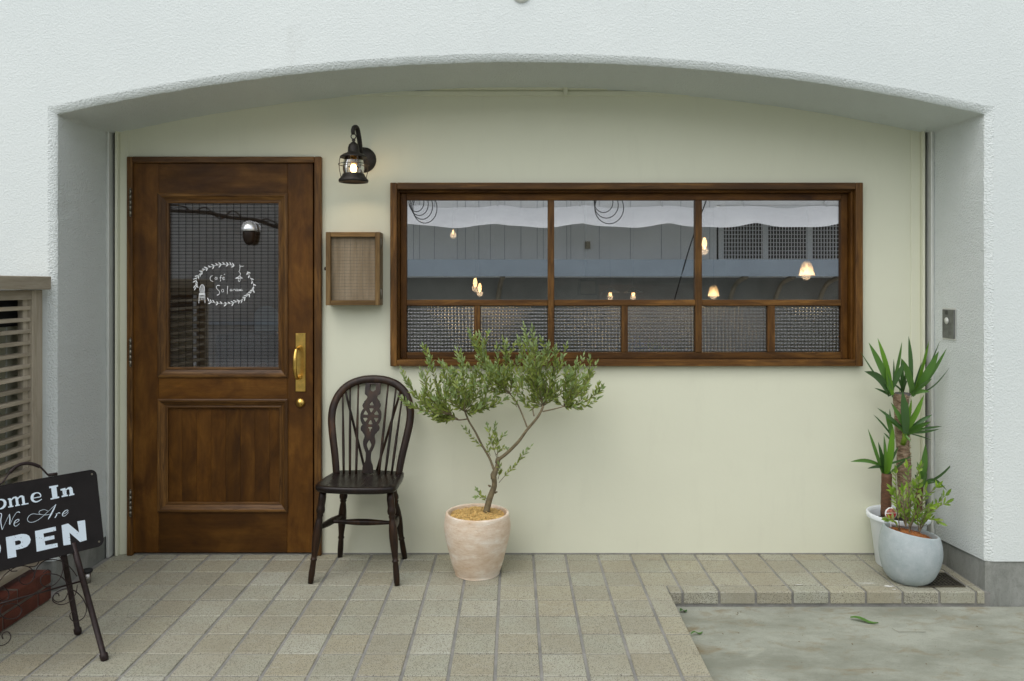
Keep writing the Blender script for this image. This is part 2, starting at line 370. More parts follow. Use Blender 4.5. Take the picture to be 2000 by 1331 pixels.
# ------------------------------------------------------------ the ground
XL, XR = -2.064, 2.125; YF = -.48; GZ = -.068; TE = .697
def struct(mb, name, m, parent=None):
    o = mb.build(name, m, parent)
    if parent is None: o['kind'] = 'structure'
    return o
struct(MB().box(-40, 40, -40, -6.6, GZ-.5, GZ-.03), 'road', M['asphalt'])
g = MB().box(TE, 40, -6.6, YF, GZ-.5, GZ).box(-40, TE, -6.6, -1.72, GZ-.5, GZ).box(XR+.3, 40, YF, 2, GZ-.5, GZ).box(-40, -3.4, -1.72, 2, GZ-.5, GZ)
struct(g, 'concrete_apron', M['concrete'])
pav = struct(MB().box(-3.4, TE-.002, -1.72, 0.15, GZ-.3, -.0045).box(TE-.002, XR+.02, YF+.002, .15, GZ-.3, -.0045), 'tiled_pavement', M['grout'])
cx0, cp = .098, .165
rows = [0.0, -.082]+[-.082-.1632*k for k in range(1, 11)]
jx, jy = .0060, .0045
cache = {}
def tile(x0, x1, y0, y1, z0=-.028, z1=0.0, name='tile', jit=True):
    key = (round(x1-x0, 3), round(y1-y0, 3), round(z1-z0, 3))
    if key not in cache:
        hx, hy = (x1-x0)/2, (y1-y0)/2
        me = MB().box(-hx, hx, -hy, hy, z0-z1, 0, .0022).mesh('tile'); me.materials.append(M['tile']); cache[key] = me
    o = link(name, cache[key], pav, ((x0+x1)/2, (y0+y1)/2, z1+(random.uniform(-.0009, .0009) if jit else 0)))
    if jit: o.rotation_euler = (random.uniform(-.005, .005), random.uniform(-.005, .005), random.uniform(-.004, .004))
    return o
k = -14
edge_i = [r for r in range(len(rows)-1)]
for k in range(-13, 13):
    a, b = cx0+cp*k, cx0+cp*(k+1)
    for r in range(len(rows)-1):
        yb, yt = rows[r+1], rows[r]
        xa, xb = a, b
        if a > 2.2: continue
        if b > TE-.03 and xa < TE and yb < YF+.07:      # columns beside the concrete
            if yt < YF+.02 or yb < YF-.2: pass
        if yb >= YF-.001-.02+0 or r <= 2: lim = XR-.004
        elif r == 3: lim = TE
        else: lim = TE
        x1 = min(xb, lim)
        x0 = max(xa, -2.32 if r > 3 else XL+.004)
        if r > 3 and x0 > TE-.02: continue
        if x1-x0 < .02: continue
        if r == 3:      # row that crosses the step edge
            if xa >= TE-.02: continue
        tile(x0+jx, x1-(jx if x1 == xb else .001), yb+jy, yt-(jy if r else .001))
# nosing tiles along the step, with a 52 mm face
yn0, yn1 = YF, rows[3]
def nose(x0, x1):
    prof = [(0, -.052), (.0, -.003), (.003, 0), (yn1-jy-yn0, 0), (yn1-jy-yn0, -.028), (.028, -.028), (.028, -.052)]
    hx = (x1-x0)/2; n = len(prof)
    vs = [(-hx, y, z) for y, z in prof]+[(hx, y, z) for y, z in prof]
    b = MB().add(vs, [(i, i+n, (i+1) % n+n, (i+1) % n) for i in range(n)]+[(0,1,2,3,4,5,6)[::-1], (7,8,9,10,11,12,13)])
    me = b.mesh('nosing_tile'); me.materials.append(M['tile'])
    o = link('nosing_tile', me, pav, ((x0+x1)/2, yn0-.004, random.uniform(-.0006, .0006)))
for k in range(3, 13):
    a, b = max(cx0+cp*k, TE), min(cx0+cp*(k+1), XR-.004)
    if b-a > .03: nose(a+jx, b-jx)
for k, (px_, py_, sc_x, sc_y) in enumerate(((1693, 1140, .05, .006), (1735, 1146, .03, .010), (1560, 1143, .02, .004), (1746, 1152, .012, .005))):
    Y_ = F*H/(py_-CY)-DW; x_ = PX(px_, Y_); nn_ = 18
    pl = [(x_+sc_x*cos(2*pi*i/nn_)*random.uniform(.45, 1.1), Y_+sc_y*sin(2*pi*i/nn_)*random.uniform(.4, 1.2), .0016) for i in range(nn_)]
    bq = MB().add(pl+[(x_, Y_, .0016)], [(i, (i+1) % nn_, nn_) for i in range(nn_)])
    bq.build('paint_smear', simple('dried_white_paint', (.62,.62,.58), .7), pav)
# steel drain grate in the corner
dr = thing('drain_grate', 'dark steel drain grate in the tiles by the right wall foot, beside the grey pot', 'drain grate', (1.95, -.32, 0))
part(MB().box(1.845, 2.06, -.435, -.425, .001, .006).box(1.845, 2.06, -.275, -.265, .001, .006).box(1.845, 1.855, -.4249, -.2751, .001, .006).box(2.05, 2.06, -.4249, -.2751, .001, .006), 'rim', M['hinge'], dr)
part(MB().box(1.853, 2.052, -.427, -.273, .0008, .0026), 'tray', M['dark'], dr)
gb = MB()
for i in range(11):
    x = 1.862+i*.0178; gb.box(x, x+.006, -.4247, -.2753, .0028, .0052)
for i in range(8):
    y = -.417+i*.018; gb.box(1.8555, 2.0495, y, y+.004, .0029, .0047)
part(gb, 'bars', M['hinge'], dr)

# ------------------------------------------------------------ the cafe building
B = thing('cafe_building', 'white stucco building front with a wide shallow arch over a beige wall', 'building', (0, 0, 0))
x0c, zl, zr, apex = .03, 2.145, 2.160, 2.388
Rr = 9.41
def arch_z(x): return apex-(Rr-sqrt(max(0, Rr*Rr-(x-x0c)**2)))
bev = .035
# outline: (x, z, nx, nz) from bottom left over the arch to bottom right
ol = []
zb_f, zb_w = .135, .105
nz_ = 120
for i in range(nz_): ol.append([XL, lerp(zb_f, arch_z(XL)-.001, i/nz_), -1, 0, 'L'])
ol.append([XL, arch_z(XL), -1, .93, 'C'])
na = 260
for i in range(1, na):
    x = lerp(XL, XR, i/na); d = Vector((x-x0c, arch_z(x)-(apex-Rr))).normalized(); ol.append([x, arch_z(x), d.x, d.y, 'A'])
ol.append([XR, arch_z(XR), 1, .93, 'C2'])
for i in range(nz_-1, -1, -1): ol.append([XR, lerp(zb_f, arch_z(XR)-.001, i/nz_), 1, 0, 'R'])
rings = [(bev, YF), (bev*.9, YF+.0006), (bev*.6, YF+.004), (bev*.3, YF+.009), (bev*.08, YF+.014), (0, YF+.0175)]
NB = len(rings)-1
rings += [(0, lerp(YF+.018, -.0, t)) for t in (.0, .02, .25, .5, .75, 1.0)]
vs = []; nr = len(rings)
for x, z, nx, nz2, kd in ol:
    for off, y in rings:
        j = mnoise.noise(Vector((x*28, y*28, z*28)))*.0018+mnoise.noise(Vector((x*9, y*9, z*9)))*.0015
        o_ = off+j if kd != 'x' else off
        zz = z+nz2*o_
        if kd in 'LR' and z <= zb_f+1e-6: zz = lerp(zb_f, zb_w, (y-YF)/-YF)
        vs.append((x+nx*o_, y, zz))
fs = [(i*nr+k, i*nr+k+1, (i+1)*nr+k+1, (i+1)*nr+k) for i in range(len(ol)-1) for k in range(nr-1) if k != NB]
fb = MB().add(vs, fs, True)
fb.add([v for i in range(len(ol)) for v in (vs[i*nr+NB], vs[i*nr+NB+1])], [(2*i, 2*i+1, 2*i+3, 2*i+2) for i in range(len(ol)-1)])
part(fb, 'stucco_reveal', M['stucco_rough'], B); fb = MB()
# front face strips
for i in range(len(ol)-1):
    a, b_ = Vector(vs[i*nr]), Vector(vs[(i+1)*nr]); kd = ol[i][4]
    def outp(p, kd, c=False):
        if kd == 'L': return (-6, YF, p.z)
        if kd == 'R': return (6, YF, p.z)
        return (p.x, YF, 5.2)
    k1, k2 = ol[i][4], ol[i+1][4]
    if k1 == 'L': fb.add([a, b_, (-6, YF, b_.z), (-6, YF, a.z)], [(0,1,2,3)])
    elif k2 == 'R': fb.add([a, b_, (6, YF, b_.z), (6, YF, a.z)], [(0,1,2,3)])
    else: fb.add([a, b_, (b_.x, YF, 5.2), (a.x, YF, 5.2)], [(0,1,2,3)])
pl_, pr_ = vs[nz_*nr], vs[(nz_+na)*nr]
fb.add([(-6, YF, pl_[2]), pl_, (pl_[0], YF, 5.2), (-6, YF, 5.2)], [(0,1,2,3)])
fb.add([(6, YF, pr_[2]), pr_, (pr_[0], YF, 5.2), (6, YF, 5.2)], [(0,1,2,3)])
part(fb, 'stucco_facade', M['stucco'], B)
# side and back of the building, roof
part(MB().box(-6, -5.8, YF+.01, 7, GZ, 5.2).box(5.8, 6, YF+.01, 7, GZ, 5.2).box(-5.8, 5.8, 6.8, 7, GZ, 5.2), 'outer_wall', M['stucco'], B)
part(MB().box(-6.05, 6.05, YF-.05, 7.05, 5.2, 5.35), 'roof', M['plinth'], B)
# concrete plinth (a touch behind the stucco)
def slab(b, pts, z0):      # quad strip foot: list of (x,y,ztop)
    for (a, c) in zip(pts[:-1], pts[1:]):
        b.add([(a[0], a[1], z0), (c[0], c[1], z0), (c[0], c[1], c[2]), (a[0], a[1], a[2])], [(0,1,2,3)])
pb = MB(); pb2 = MB()
t_ = .006; g2 = .012
slab(pb, [(-6, YF+t_, zb_f+.01), (XL-t_-g2, YF+t_, zb_f+.01), (XL-t_, YF+t_+g2, zb_f+.01), (XL-t_, -.004, zb_w+.01)], GZ-.1)
slab(pb2, [(XR+t_, -.004, zb_w+.01), (XR+t_, YF+t_+g2, zb_f+.01), (XR+t_+g2, YF+t_, zb_f+.01), (6, YF+t_, zb_f+.01)], GZ-.1)
part(pb, 'plinth', M['plinth'], B); part(pb2, 'plinth', M['plinth'], B)
# underside edge of the stucco above the plinth
part(MB().add([(-6, YF, zb_f), (XL-bev, YF, zb_f), (XL-bev, YF+.02, zb_f), (-6, YF+.02, zb_f)], [(0,1,2,3)]), 'stucco_edge', M['stucco'], B)
part(MB().add([(6, YF, zb_f), (XR+bev, YF, zb_f), (XR+bev, YF+.02, zb_f), (6, YF+.02, zb_f)], [(0,1,2,3)]), 'stucco_edge', M['stucco'], B)

# beige wall with openings for door and window
dX0, dX1, dZ1 = PX(252, 0), PX(621, 0), PZ(312, 0)
wX0, wX1, wZ0, wZ1 = PX(767, 0), PX(1681, 0), PZ(711, 0), PZ(362, 0)
xs = [XL+.045, dX0, dX1, wX0, wX1, XR-.045]; zs = [-.02, wZ0, wZ1, dZ1, 2.55]
wb = MB()
def hole(x, z): return (dX0 < x < dX1 and z < dZ1) or (wX0 < x < wX1 and wZ0 < z < wZ1)
for yy, fl in ((0.0, False), (.12, True)):
    for xa, xb in zip(xs[:-1], xs[1:]):
        for za, zc in zip(zs[:-1], zs[1:]):
            if hole((xa+xb)/2, (za+zc)/2): continue
            q = (0,1,2,3) if not fl else (3,2,1,0)
            wb.add([(xa, yy, za), (xb, yy, za), (xb, yy, zc), (xa, yy, zc)], [q])
def rim(x0, x1, z0, z1):
    wb.add([(x0,0,z0),(x0,.12,z0),(x0,.12,z1),(x0,0,z1)], [(0,1,2,3)]); wb.add([(x1,0,z0),(x1,.12,z0),(x1,.12,z1),(x1,0,z1)], [(3,2,1,0)])
    wb.add([(x0,0,z1),(x1,0,z1),(x1,.12,z1),(x0,.12,z1)], [(0,1,2,3)]); wb.add([(x0,0,z0),(x1,0,z0),(x1,.12,z0),(x0,.12,z0)], [(3,2,1,0)])
rim(dX0, dX1, -.02, dZ1); rim(wX0, wX1, wZ0, wZ1)
part(wb, 'beige_wall', M['plaster'], B)
# thin cover strips and guide rails of the shutter either side
for s_, X in ((1, XL), (-1, XR)):
    part(MB().box(X+s_*.001, X+s_*.016, -.055, -.002, 0.0, 2.4, .002), 'shutter_guide_rail', M['rail'], B)
    part(MB().box(X+s_*.016, X+s_*.032, -.008, .05, 0.0, 2.4), 'shutter_channel', M['dark'], B)
    part(MB().box(X+s_*.032, X+s_*.045, -.030, .05, 0.0, 2.45, .002), 'cover_strip', M['plaster'], B)
    part(MB().box(X+s_*.0452, X+s_*.092, -.006, .0, 0.0, 2.45, .002), 'edge_board', M['plaster'], B)
part(MB().box(XL+.05, XR-.05, -.012, -.0, 2.348, 2.371, .002).box(XL+.05, XR-.05, -.022, 0, 2.377, 2.55, .002).box(XL+.05, XR-.05, -.004, -.001, 2.3712, 2.3768), 'head_trim', M['plaster'], B)
part(MB().box(PX(1100, 0), PX(1108, 0), -.03, -.0221, 2.377, 2.40, .001).box(PX(1100, 0), PX(1108, 0), -.03, -.0122, 2.345, 2.3771, .001), 'trim_clip', M['plaster'], B)
part(MB().box(XL+.05, XR-.05, -.004, .0, 0.0, .006), 'wall_foot_sealant', M['grout'], B)
# round vent cap high on the front
vt = thing('vent_cap', 'round pale vent cap on the white wall above the arch', 'vent cap', (PX(1018, YF), YF-.001, PZ(-12, YF)))
part(MB().lathe([(.0, -.012), (.028, -.012), (.040, -.008), (.043, 0)], vt.location, 32, 'y'), 'cap', M['rail'], vt)
part(MB().lathe([(.008, -.0135), (.022, -.0135), (.022, -.0128), (.008, -.0128)], vt.location, 24, 'y'), 'slot', M['hinge'], vt)

# ------------------------------------------------------------ interior of the cafe
ib = MB()
IX0, IX1, IY0, IY1, IZ1 = -2.4, 2.9, .13, 6.6, 2.75
part(MB().box(IX0, IX1, IY0, IY1, -.05, 0), 'interior_floor', M['infloor'], B)
part(MB().box(IX0-.1, IX0, IY0, IY1, 0, IZ1).box(IX1, IX1+.1, IY0, IY1, 0, IZ1).box(IX0, IX1, IY1, IY1+.1, 0, IZ1).box(IX0, XL+.05, .122, IY0, 0, IZ1).box(XR-.05, IX1, .122, IY0, 0, IZ1).box(XL+.05, XR-.05, .122, IY0, 2.36, IZ1), 'interior_wall', M['inwall'], B)
part(MB().box(IX0, IX1, IY0, IY1, IZ1, IZ1+.1), 'interior_ceiling', M['inwall'], B)
part(MB().box(PX(1168, 5.2), PX(1358, 5.2), 5.1, 5.3, PZ(600, 5.2), PZ(556, 5.2)), 'interior_wood_panel', M['inbeam'], B)
part(MB().box(PX(800, 3.2), PX(900, 3.2), 3.0, 3.5, 0, .95), 'counter', M['inbeam'], B)

# ------------------------------------------------------------ door
Yf = -.028; Yl = -.012
Zd = -Yf
door = bpy.data.objects.new('door', None); S.collection.objects.link(door); door.parent = B; door.location = (PX(435, 0), 0, 0)
fz1 = PZ(306, Yf)
def dpart(mb, name, m, **kw): return part(mb, name, m, door, **kw)
xa, xb = PX(247, Yf), PX(627, Yf)
xi0, xi1 = PX(258, Yf), PX(613.5, Yf)
fzi = PZ(318, Yf)
dpart(MB().box(xa, xi0, Yf, .12, 0.0, fz1, .003), 'door_frame', M['frame_v'])
dpart(MB().box(xi1, xb, Yf, .12, 0.0, fz1, .003), 'door_frame', M['frame_v'])
dpart(MB().box(xi0+.0002, xi1-.0002, Yf-.0, .12, fzi, fz1, .003), 'door_frame', M['frame_h'])
dpart(MB().box(xi0, xi1, -.01, .12, -.004, .004), 'threshold', M['steel'])
LX0, LX1 = PX(258.5, Yl)+.003, PX(611.5, Yl)-.001
LZ0, LZ1 = .012, PZ(319, Yl)
sx0, sx1 = PX(310, Yl), PX(561, Yl)
T = .04
def dv(x0, x1, z0, z1, name, m, y0=Yl, y1=Yl+T, c=.0015): return dpart(MB().box(x0, x1, y0, y1, z0, z1, c), name, m)
dv(LX0, sx0, LZ0, LZ1, 'stile', M['door_v']); dv(sx1, LX1, LZ0, LZ1, 'stile', M['door_v'])
z_t, z_m1, z_m0, z_b = PZ(379, Yl), PZ(736, Yl), PZ(781, Yl), PZ(999, Yl)
dv(sx0+.0004, sx1-.0004, z_t, LZ1, 'rail', M['door_h']); dv(sx0+.0004, sx1-.0004, z_m0, z_m1, 'rail', M['door_h']); dv(sx0+.0004, sx1-.0004, LZ0, z_b, 'rail', M['door_h'])
# mitred bolection mouldings
def moulding(x0, x1, z0, z1, wd, prof, name='moulding'):
    # prof: list of (inset 0..1, y)
    cs = [(x0, z0), (x1, z0), (x1, z1), (x0, z1)]; sg = [(1, 1), (-1, 1), (-1, -1), (1, -1)]
    for i in range(4):
        b = MB(); j = (i+1) % 4; vs = []
        for c_, s_ in ((cs[i], sg[i]), (cs[j], sg[j])):
            for ins, y in prof: vs.append((c_[0]+s_[0]*ins*wd, y, c_[1]+s_[1]*ins*wd))
        n = len(prof)
        b.add(vs, [(k, k+1, n+k+1, n+k) for k in range(n-1)]+[(0, n, 2*n-1, n-1)])
        dpart(b, name, M['frame_h'] if i % 2 == 0 else M['frame_v'])
prof = [(0, Yl+.0005), (.0, Yl-.007), (.12, Yl-.010), (.30, Yl-.009), (.42, Yl-.003), (.75, Yl+.006), (.86, Yl+.004), (1, Yl+.006), (1, Yl+.03)]
gx0, gx1, gz1, gz0 = PX(328, Yl), PX(549, Yl), PZ(391, Yl), PZ(721, Yl)
wdm = gx0-sx0
moulding(sx0-.004, sx1+.004, z_m1-.004, z_t+.004, wdm+.004, prof)
px0, px1, pz1, pz0 = PX(328, Yl), PX(549, Yl), PZ(794, Yl), PZ(988, Yl)
moulding(sx0-.004, sx1+.004, z_b-.004, z_m0+.004, wdm+.001, prof)
np_ = 8
for i in range(np_):
    a = lerp(px0-.01, px1+.01, i/np_); b_ = lerp(px0-.01, px1+.01, (i+1)/np_)
    dv(a+.0002, b_-.0002, pz0-.012, pz1+.012, 'plank', M['door_v'], Yl+.017, Yl+.03, .0007)
dpart(MB().box(px0-.012, px1+.012, Yl+.0302, Yl+.034, pz0-.014, pz1+.014), 'panel_back', M['dark'])
# glass, wires, lettering
gy = Yl+.020
dpart(MB().box(gx0-.006, gx1+.006, gy, gy+.005, gz0-.006, gz1+.006), 'pane', M['doorglass'])
wr = MB()
n = 0
y_ = gz0
while y_ < gz1:
    sl_ = random.uniform(-.0006, .0006)
    wr.tube([(gx0-.004, gy-.001, y_), ((gx0+gx1)/2, gy-.001, y_+sl_), (gx1+.004, gy-.001, y_+random.uniform(-.0006, .0006))], .0010, 4, False); y_ += .0172
x_ = gx0+.012
while x_ < gx1:
    wr.tube([(x_, gy-.0014, gz0-.004), (x_+random.uniform(-.001, .001), gy-.0014, gz1+.004)], .0010, 4, False); x_ += .0352
dpart(wr, 'wire_mesh', M['wire'])
# handles, lock, hinges
hy = Yl-.0005
hb = MB().box(PX(577.5, hy), PX(597, hy), hy-.004, hy, PZ(765, hy), PZ(651, hy), .0015)
for px_, py_ in ((580.5, 653.5), (594, 653.5), (580.5, 762.5), (594, 762.5)):
    hb.lathe([(.0, -.0052), (.0022, -.0048), (.003, -.004)], (PX(px_, hy), hy, PZ(py_, hy)), 10, 'y')
dpart(hb, 'push_plate', M['brass'])
yg = hy-.055
gr = MB()
ztop, zbot = PZ(680, hy), PZ(737, hy); xg = PX(586, hy)
gp = smoothp([(xg, hy-.004, ztop), (xg, hy-.03, ztop+.002), (xg-.004, yg, ztop-.006), (xg-.006, yg-.016, lerp(ztop, zbot, .3)), (xg-.006, yg-.018, lerp(ztop, zbot, .5)), (xg-.006, yg-.016, lerp(ztop, zbot, .7)), (xg-.004, yg, zbot+.006), (xg, hy-.03, zbot-.002), (xg, hy-.004, zbot)], 5)
rr_ = [.0065+.0035*sin(pi*i/(len(gp)-1)) for i in range(len(gp))]
gr.tube(gp, rr_, 12)
for z in (ztop, zbot): gr.box(xg-.011, xg+.011, hy-.02, hy-.004, z-.011, z+.011, .003)
dpart(gr, 'pull_handle', M['brass'])
lx, lz = PX(587, hy), PZ(787, hy)
dpart(MB().lathe([(0, -.016), (.010, -.016), (.0115, -.013), (.0165, -.012), (.019, -.008), (.0235, -.005), (.0235, 0)], (lx, hy, lz), 28, 'y'), 'lock_cylinder', M['brass'])
dpart(MB().box(lx-.0008, lx+.0008, hy-.0172, hy-.0161, lz-.005, lz+.005), 'keyhole', M['dark'])
for y0_, y1_ in ((422, 370), (715, 662), (1008, 958)):
    z0_, z1_ = PZ(y0_, Yf), PZ(y1_, Yf); b = MB(); hx = PX(256, Yf)
    for i in range(5):
        a = lerp(z0_, z1_, i/5); c_ = lerp(z0_, z1_, (i+1)/5); b.tube([(hx, Yf-.006, a+.001), (hx, Yf-.006, c_-.001)], .0065, 10)
    b.tube([(hx, Yf-.006, z0_-.005), (hx, Yf-.006, z0_)], .004, 8).tube([(hx, Yf-.006, z1_), (hx, Yf-.006, z1_+.005)], .004, 8)
    dpart(b, 'hinge', M['hinge'])

# strokes of paint: variable-width ribbons laid on a plane
def ribbon(mb, pts, fn, lay):
    L = []; R = []
    m = len(pts)
    for i, p in enumerate(pts):
        a, b = pts[max(i-1, 0)], pts[min(i+1, m-1)]
        dx, dy = b[0]-a[0], b[1]-a[1]; l = sqrt(dx*dx+dy*dy) or 1
        w_ = p[2]/2; nx, ny = -dy/l*w_, dx/l*w_
        L.append(fn(p[0]+nx, p[1]+ny, lay)); R.append(fn(p[0]-nx, p[1]-ny, lay))
    mb.add(L+R, [(i, i+1, m+i+1, m+i) for i in range(m-1)])
lay_n = [0]
def stroke(mb, pts, fn, w_=None, sm=True):
    p = [(q[0], q[1], (q[2] if len(q) > 2 else w_)) for q in pts]
    if sm and len(p) > 2: p = smoothp(p, 5)
    lay_n[0] += 1; ribbon(mb, p, fn, .00004*(lay_n[0] % 60))
def logofn(u, v, d):     # crop coordinates -> plane of the door glass
    q = ray_plane(340+u*.2706, 380+v*.2706, (0, gy-.0032, 0), Vector((0, 1, 0))); q.y -= d; return q
lg = MB()
arc1 = smoothp([(438,518),(400,508),(350,506),(300,514),(250,530),(210,550),(180,580),(160,615),(155,650),(160,675)], 6)
arc2 = smoothp([(530,555),(550,600),(570,640),(575,680),(550,715),(520,740),(480,765),(440,780),(390,790),(330,788),(280,780),(245,768)], 6)
for arc in (arc1, arc2):
    stroke(lg, arc, logofn, 2.6, False)
    for i in range(1, len(arc)-1, 3):
        a, b = arc[i-1], arc[i+1]; tx, ty = b[0]-a[0], b[1]-a[1]; l = sqrt(tx*tx+ty*ty); tx /= l; ty /= l
        for s_ in ((1, -1) if i % 2 else (1,)) if random.random() < .9 else (-1,):
            dx, dy = tx*.75-ty*.65*s_, ty*.75+tx*.65*s_; L_l = random.uniform(22, 31)
            stroke(lg, [(arc[i][0], arc[i][1], 1.5), (arc[i][0]+dx*L_l*.45, arc[i][1]+dy*L_l*.45, 7.5), (arc[i][0]+dx*L_l*.8, arc[i][1]+dy*L_l*.8, 5.5), (arc[i][0]+dx*L_l, arc[i][1]+dy*L_l, .6)], logofn)
T_ = 3.4
for s_ in ([(277,587,5),(264,593,5),(260,608,4),(266,622,4),(281,629,3)], [(308,600),(300,598),(295,606),(298,614),(306,613),(309,604),(308,600)], [(310,600),(312,614)],
           [(347,585),(338,589),(335,602),(336,628)], [(327,604),(343,601)], [(352,607),(362,603),(360,597),(352,601),(351,611),(358,616),(367,612)], [(360,583),(367,574)],
           [(330,659,5),(315,657,5),(305,668,4),(312,684,4),(325,697,4),(328,714,4),(319,725,5),(309,727,6)], [(356,688),(348,685),(343,695),(348,705),(356,703),(359,693),(356,688)], [(387,661,5),(385,690,4),(385,719,3)],
           [(418,686),(410,684),(405,691),(410,698),(417,694),(418,686),(421,698)], [(428,686),(430,698),(430,690),(437,684),(441,690),(443,698)], [(460,686),(452,685),(448,692),(454,698),(460,692),(460,685),(463,698)], [(468,686),(469,698),(475,686),(479,697)], [(490,686),(484,685),(480,691),(485,697),(490,692),(490,686),(494,697)],
           [(474,507),(478,519),(490,520),(504,517)], [(476,518),(475,545),(468,556),(475,566),(480,575),(474,590)], [(443,606,4),(458,600,5),(474,590,5),(482,599,5),(494,605,4)], [(446,606,5),(470,604,5),(494,605,4)], [(465,605),(464,620),(471,631),(477,620),(476,605)],
           [(189,712,5),(187,680,5),(193,660,5),(203,652,5),(214,660,5),(219,680,5),(217,712,5)], [(197,712),(196,665)], [(204,712),(204,657)], [(211,712),(211,664)], [(181,719,12),(224,719,12)], [(183,724,5),(179,786,4)], [(222,724,5),(224,784,4)], [(194,724,5),(197,762,4)], [(210,724,5),(209,764,4)], [(188,742,4),(218,742,4)]):
    stroke(lg, s_, logofn, T_)
dpart(lg, 'painted_cafe_logo', M['paint'], label='white line-drawn leafy wreath with Café Solana, a chair and a pendant lamp')

# ------------------------------------------------------------ window
win = bpy.data.objects.new('window', None); S.collection.objects.link(win); win.parent = B; win.location = (PX(1224, 0), 0, 0)
def wpart(x0, x1, y0, y1, z0, z1, name, m, c=.002): return part(MB().box(x0, x1, y0, y1, z0, z1, c), name, m, win)
YW = -.035; YS = .028
X0, X1, Z0, Z1 = PX(762, YW), PX(1686, YW), PZ(716, YW), PZ(357, YW)
fx0, fx1, fz0, fz1_ = PX(775, YW), PX(1672, YW), PZ(703.5, YW), PZ(370, YW)
wpart(X0, fx0, YW, .11, Z0, Z1, 'frame', M['frame_v'], .003); wpart(fx1, X1, YW, .11, Z0, Z1, 'frame', M['frame_v'], .003)
wpart(fx0+.0003, fx1-.0003, YW+.001, .11, fz1_, Z1, 'frame', M['frame_h'], .003); wpart(fx0+.0003, fx1-.0003, YW+.001, .11, Z0, fz0, 'sill', M['frame_h'], .003)
# stepped inner lining
YI = YW+.03
wpart(fx0+.0003, PX(780, YI), YI, .105, fz0+.0003, fz1_-.0003, 'lining', M['door_v']); wpart(PX(1662, YI), fx1-.0003, YI, .105, fz0+.0003, fz1_-.0003, 'lining', M['door_v'])
wpart(PX(780, YI)+.0003, PX(1662, YI)-.0003, YI, .105, PZ(376, YI), fz1_-.0003, 'lining', M['door_h'])
sx0_, sx1_ = PX(780.5, YI), PX(1661.5, YI)
gX = [PX(v, YS) for v in (794, 1643)]; gT, gB = PZ(391, YS), PZ(688.5, YS)
wpart(sx0_, gX[0], YS, YS+.04, fz0+.0005, PZ(376.3, YI), 'sash_stile', M['door_v']); wpart(gX[1], sx1_, YS, YS+.04, fz0+.0005, PZ(376.3, YI), 'sash_stile', M['door_v'])
wpart(gX[0]+.0003, gX[1]-.0003, YS+.0005, YS+.04, gT, PZ(376.3, YI), 'sash_rail', M['door_h']); wpart(gX[0]+.0003, gX[1]-.0003, YS+.0005, YS+.04, fz0+.0005, gB, 'sash_rail', M['frame_h'])
mul = [(1070, 1082.5), (1358, 1371)]
cols = [(794, 1070), (1082.5, 1358), (1371, 1643)]
tz1, tz0 = PZ(586, YS), PZ(597.5, YS)
for a, b_ in mul: wpart(PX(a, YS), PX(b_, YS), YS-.003, YS+.04, gB+.0003, gT-.0003, 'mullion', M['frame_v'])
for a, b_ in cols: wpart(PX(a, YS)+.0003, PX(b_, YS)-.0003, YS, YS+.04, tz0, tz1, 'transom', M['frame_h'])
low = [(794, 926.5), (938, 1070), (1082.5, 1214), (1226.5, 1358), (1371, 1500), (1514, 1643)]
for a, b_ in ((926.5, 938), (1214, 1226.5), (1500, 1514)): wpart(PX(a, YS), PX(b_, YS), YS+.001, YS+.04, gB+.0003, tz0-.0003, 'glazing_bar', M['frame_v'])
ygl = YS+.018
for a, b_ in cols: wpart(PX(a, YS)-.004, PX(b_, YS)+.004, ygl, ygl+.006, tz1-.004, gT+.004, 'pane', M['glass'], 0)
# moulded checker glass: a grid of little pillows, real relief
mt = bpy.data.materials.new('checker_glass'); mt.use_nodes = True; t = mt.node_tree; t.nodes.clear()
rf = N(t, 'ShaderNodeBsdfRefraction', Color=(.62,.64,.62,1), Roughness=.14, IOR=1.35); gl = N(t, 'ShaderNodeBsdfGlossy', Roughness=.26); mx = N(t, 'ShaderNodeMixShader')
lw = N(t, 'ShaderNodeFresnel', IOR=1.6); ad = N(t, 'ShaderNodeMath', operation='ADD'); ad.inputs[1].default_value = .09; ad.use_clamp = True
t.links.new(lw.outputs[0], ad.inputs[0]); t.links.new(ad.outputs[0], mx.inputs[0]); o = N(t, 'ShaderNodeOutputMaterial')
t.links.new(rf.outputs[0], mx.inputs[1]); t.links.new(gl.outputs[0], mx.inputs[2]); t.links.new(mx.outputs[0], o.inputs[0])
M['checker'] = mt
for a, b_ in low:
    x0_, x1_ = PX(a, YS)-.003, PX(b_, YS)+.003; z0_, z1_ = gB-.003, tz0+.003
    cw = .0178; nx = round((x1_-x0_)/cw); nz = round((z1_-z0_)/cw); q = 6; b = MB(); vs = []
    for j in range(nz*q+1):
        for i in range(nx*q+1):
            u, v = (i % q)/q, (j % q)/q
            hgt = .0036*sin(pi*u)**.8*sin(pi*v)**.8 if u and v else 0
            vs.append((lerp(x0_, x1_, i/(nx*q)), ygl+.002-hgt, lerp(z0_, z1_, j/(nz*q))))
    W = nx*q+1
    b.add(vs, [(j*W+i, j*W+i+1, (j+1)*W+i+1, (j+1)*W+i) for j in range(nz*q) for i in range(nx*q)], True)
    b.add([(x0_, ygl+.005, z0_), (x1_, ygl+.005, z0_), (x1_, ygl+.005, z1_), (x0_, ygl+.005, z1_)], [(3,2,1,0)])
    part(b, 'checker_pane', M['checker'], win)

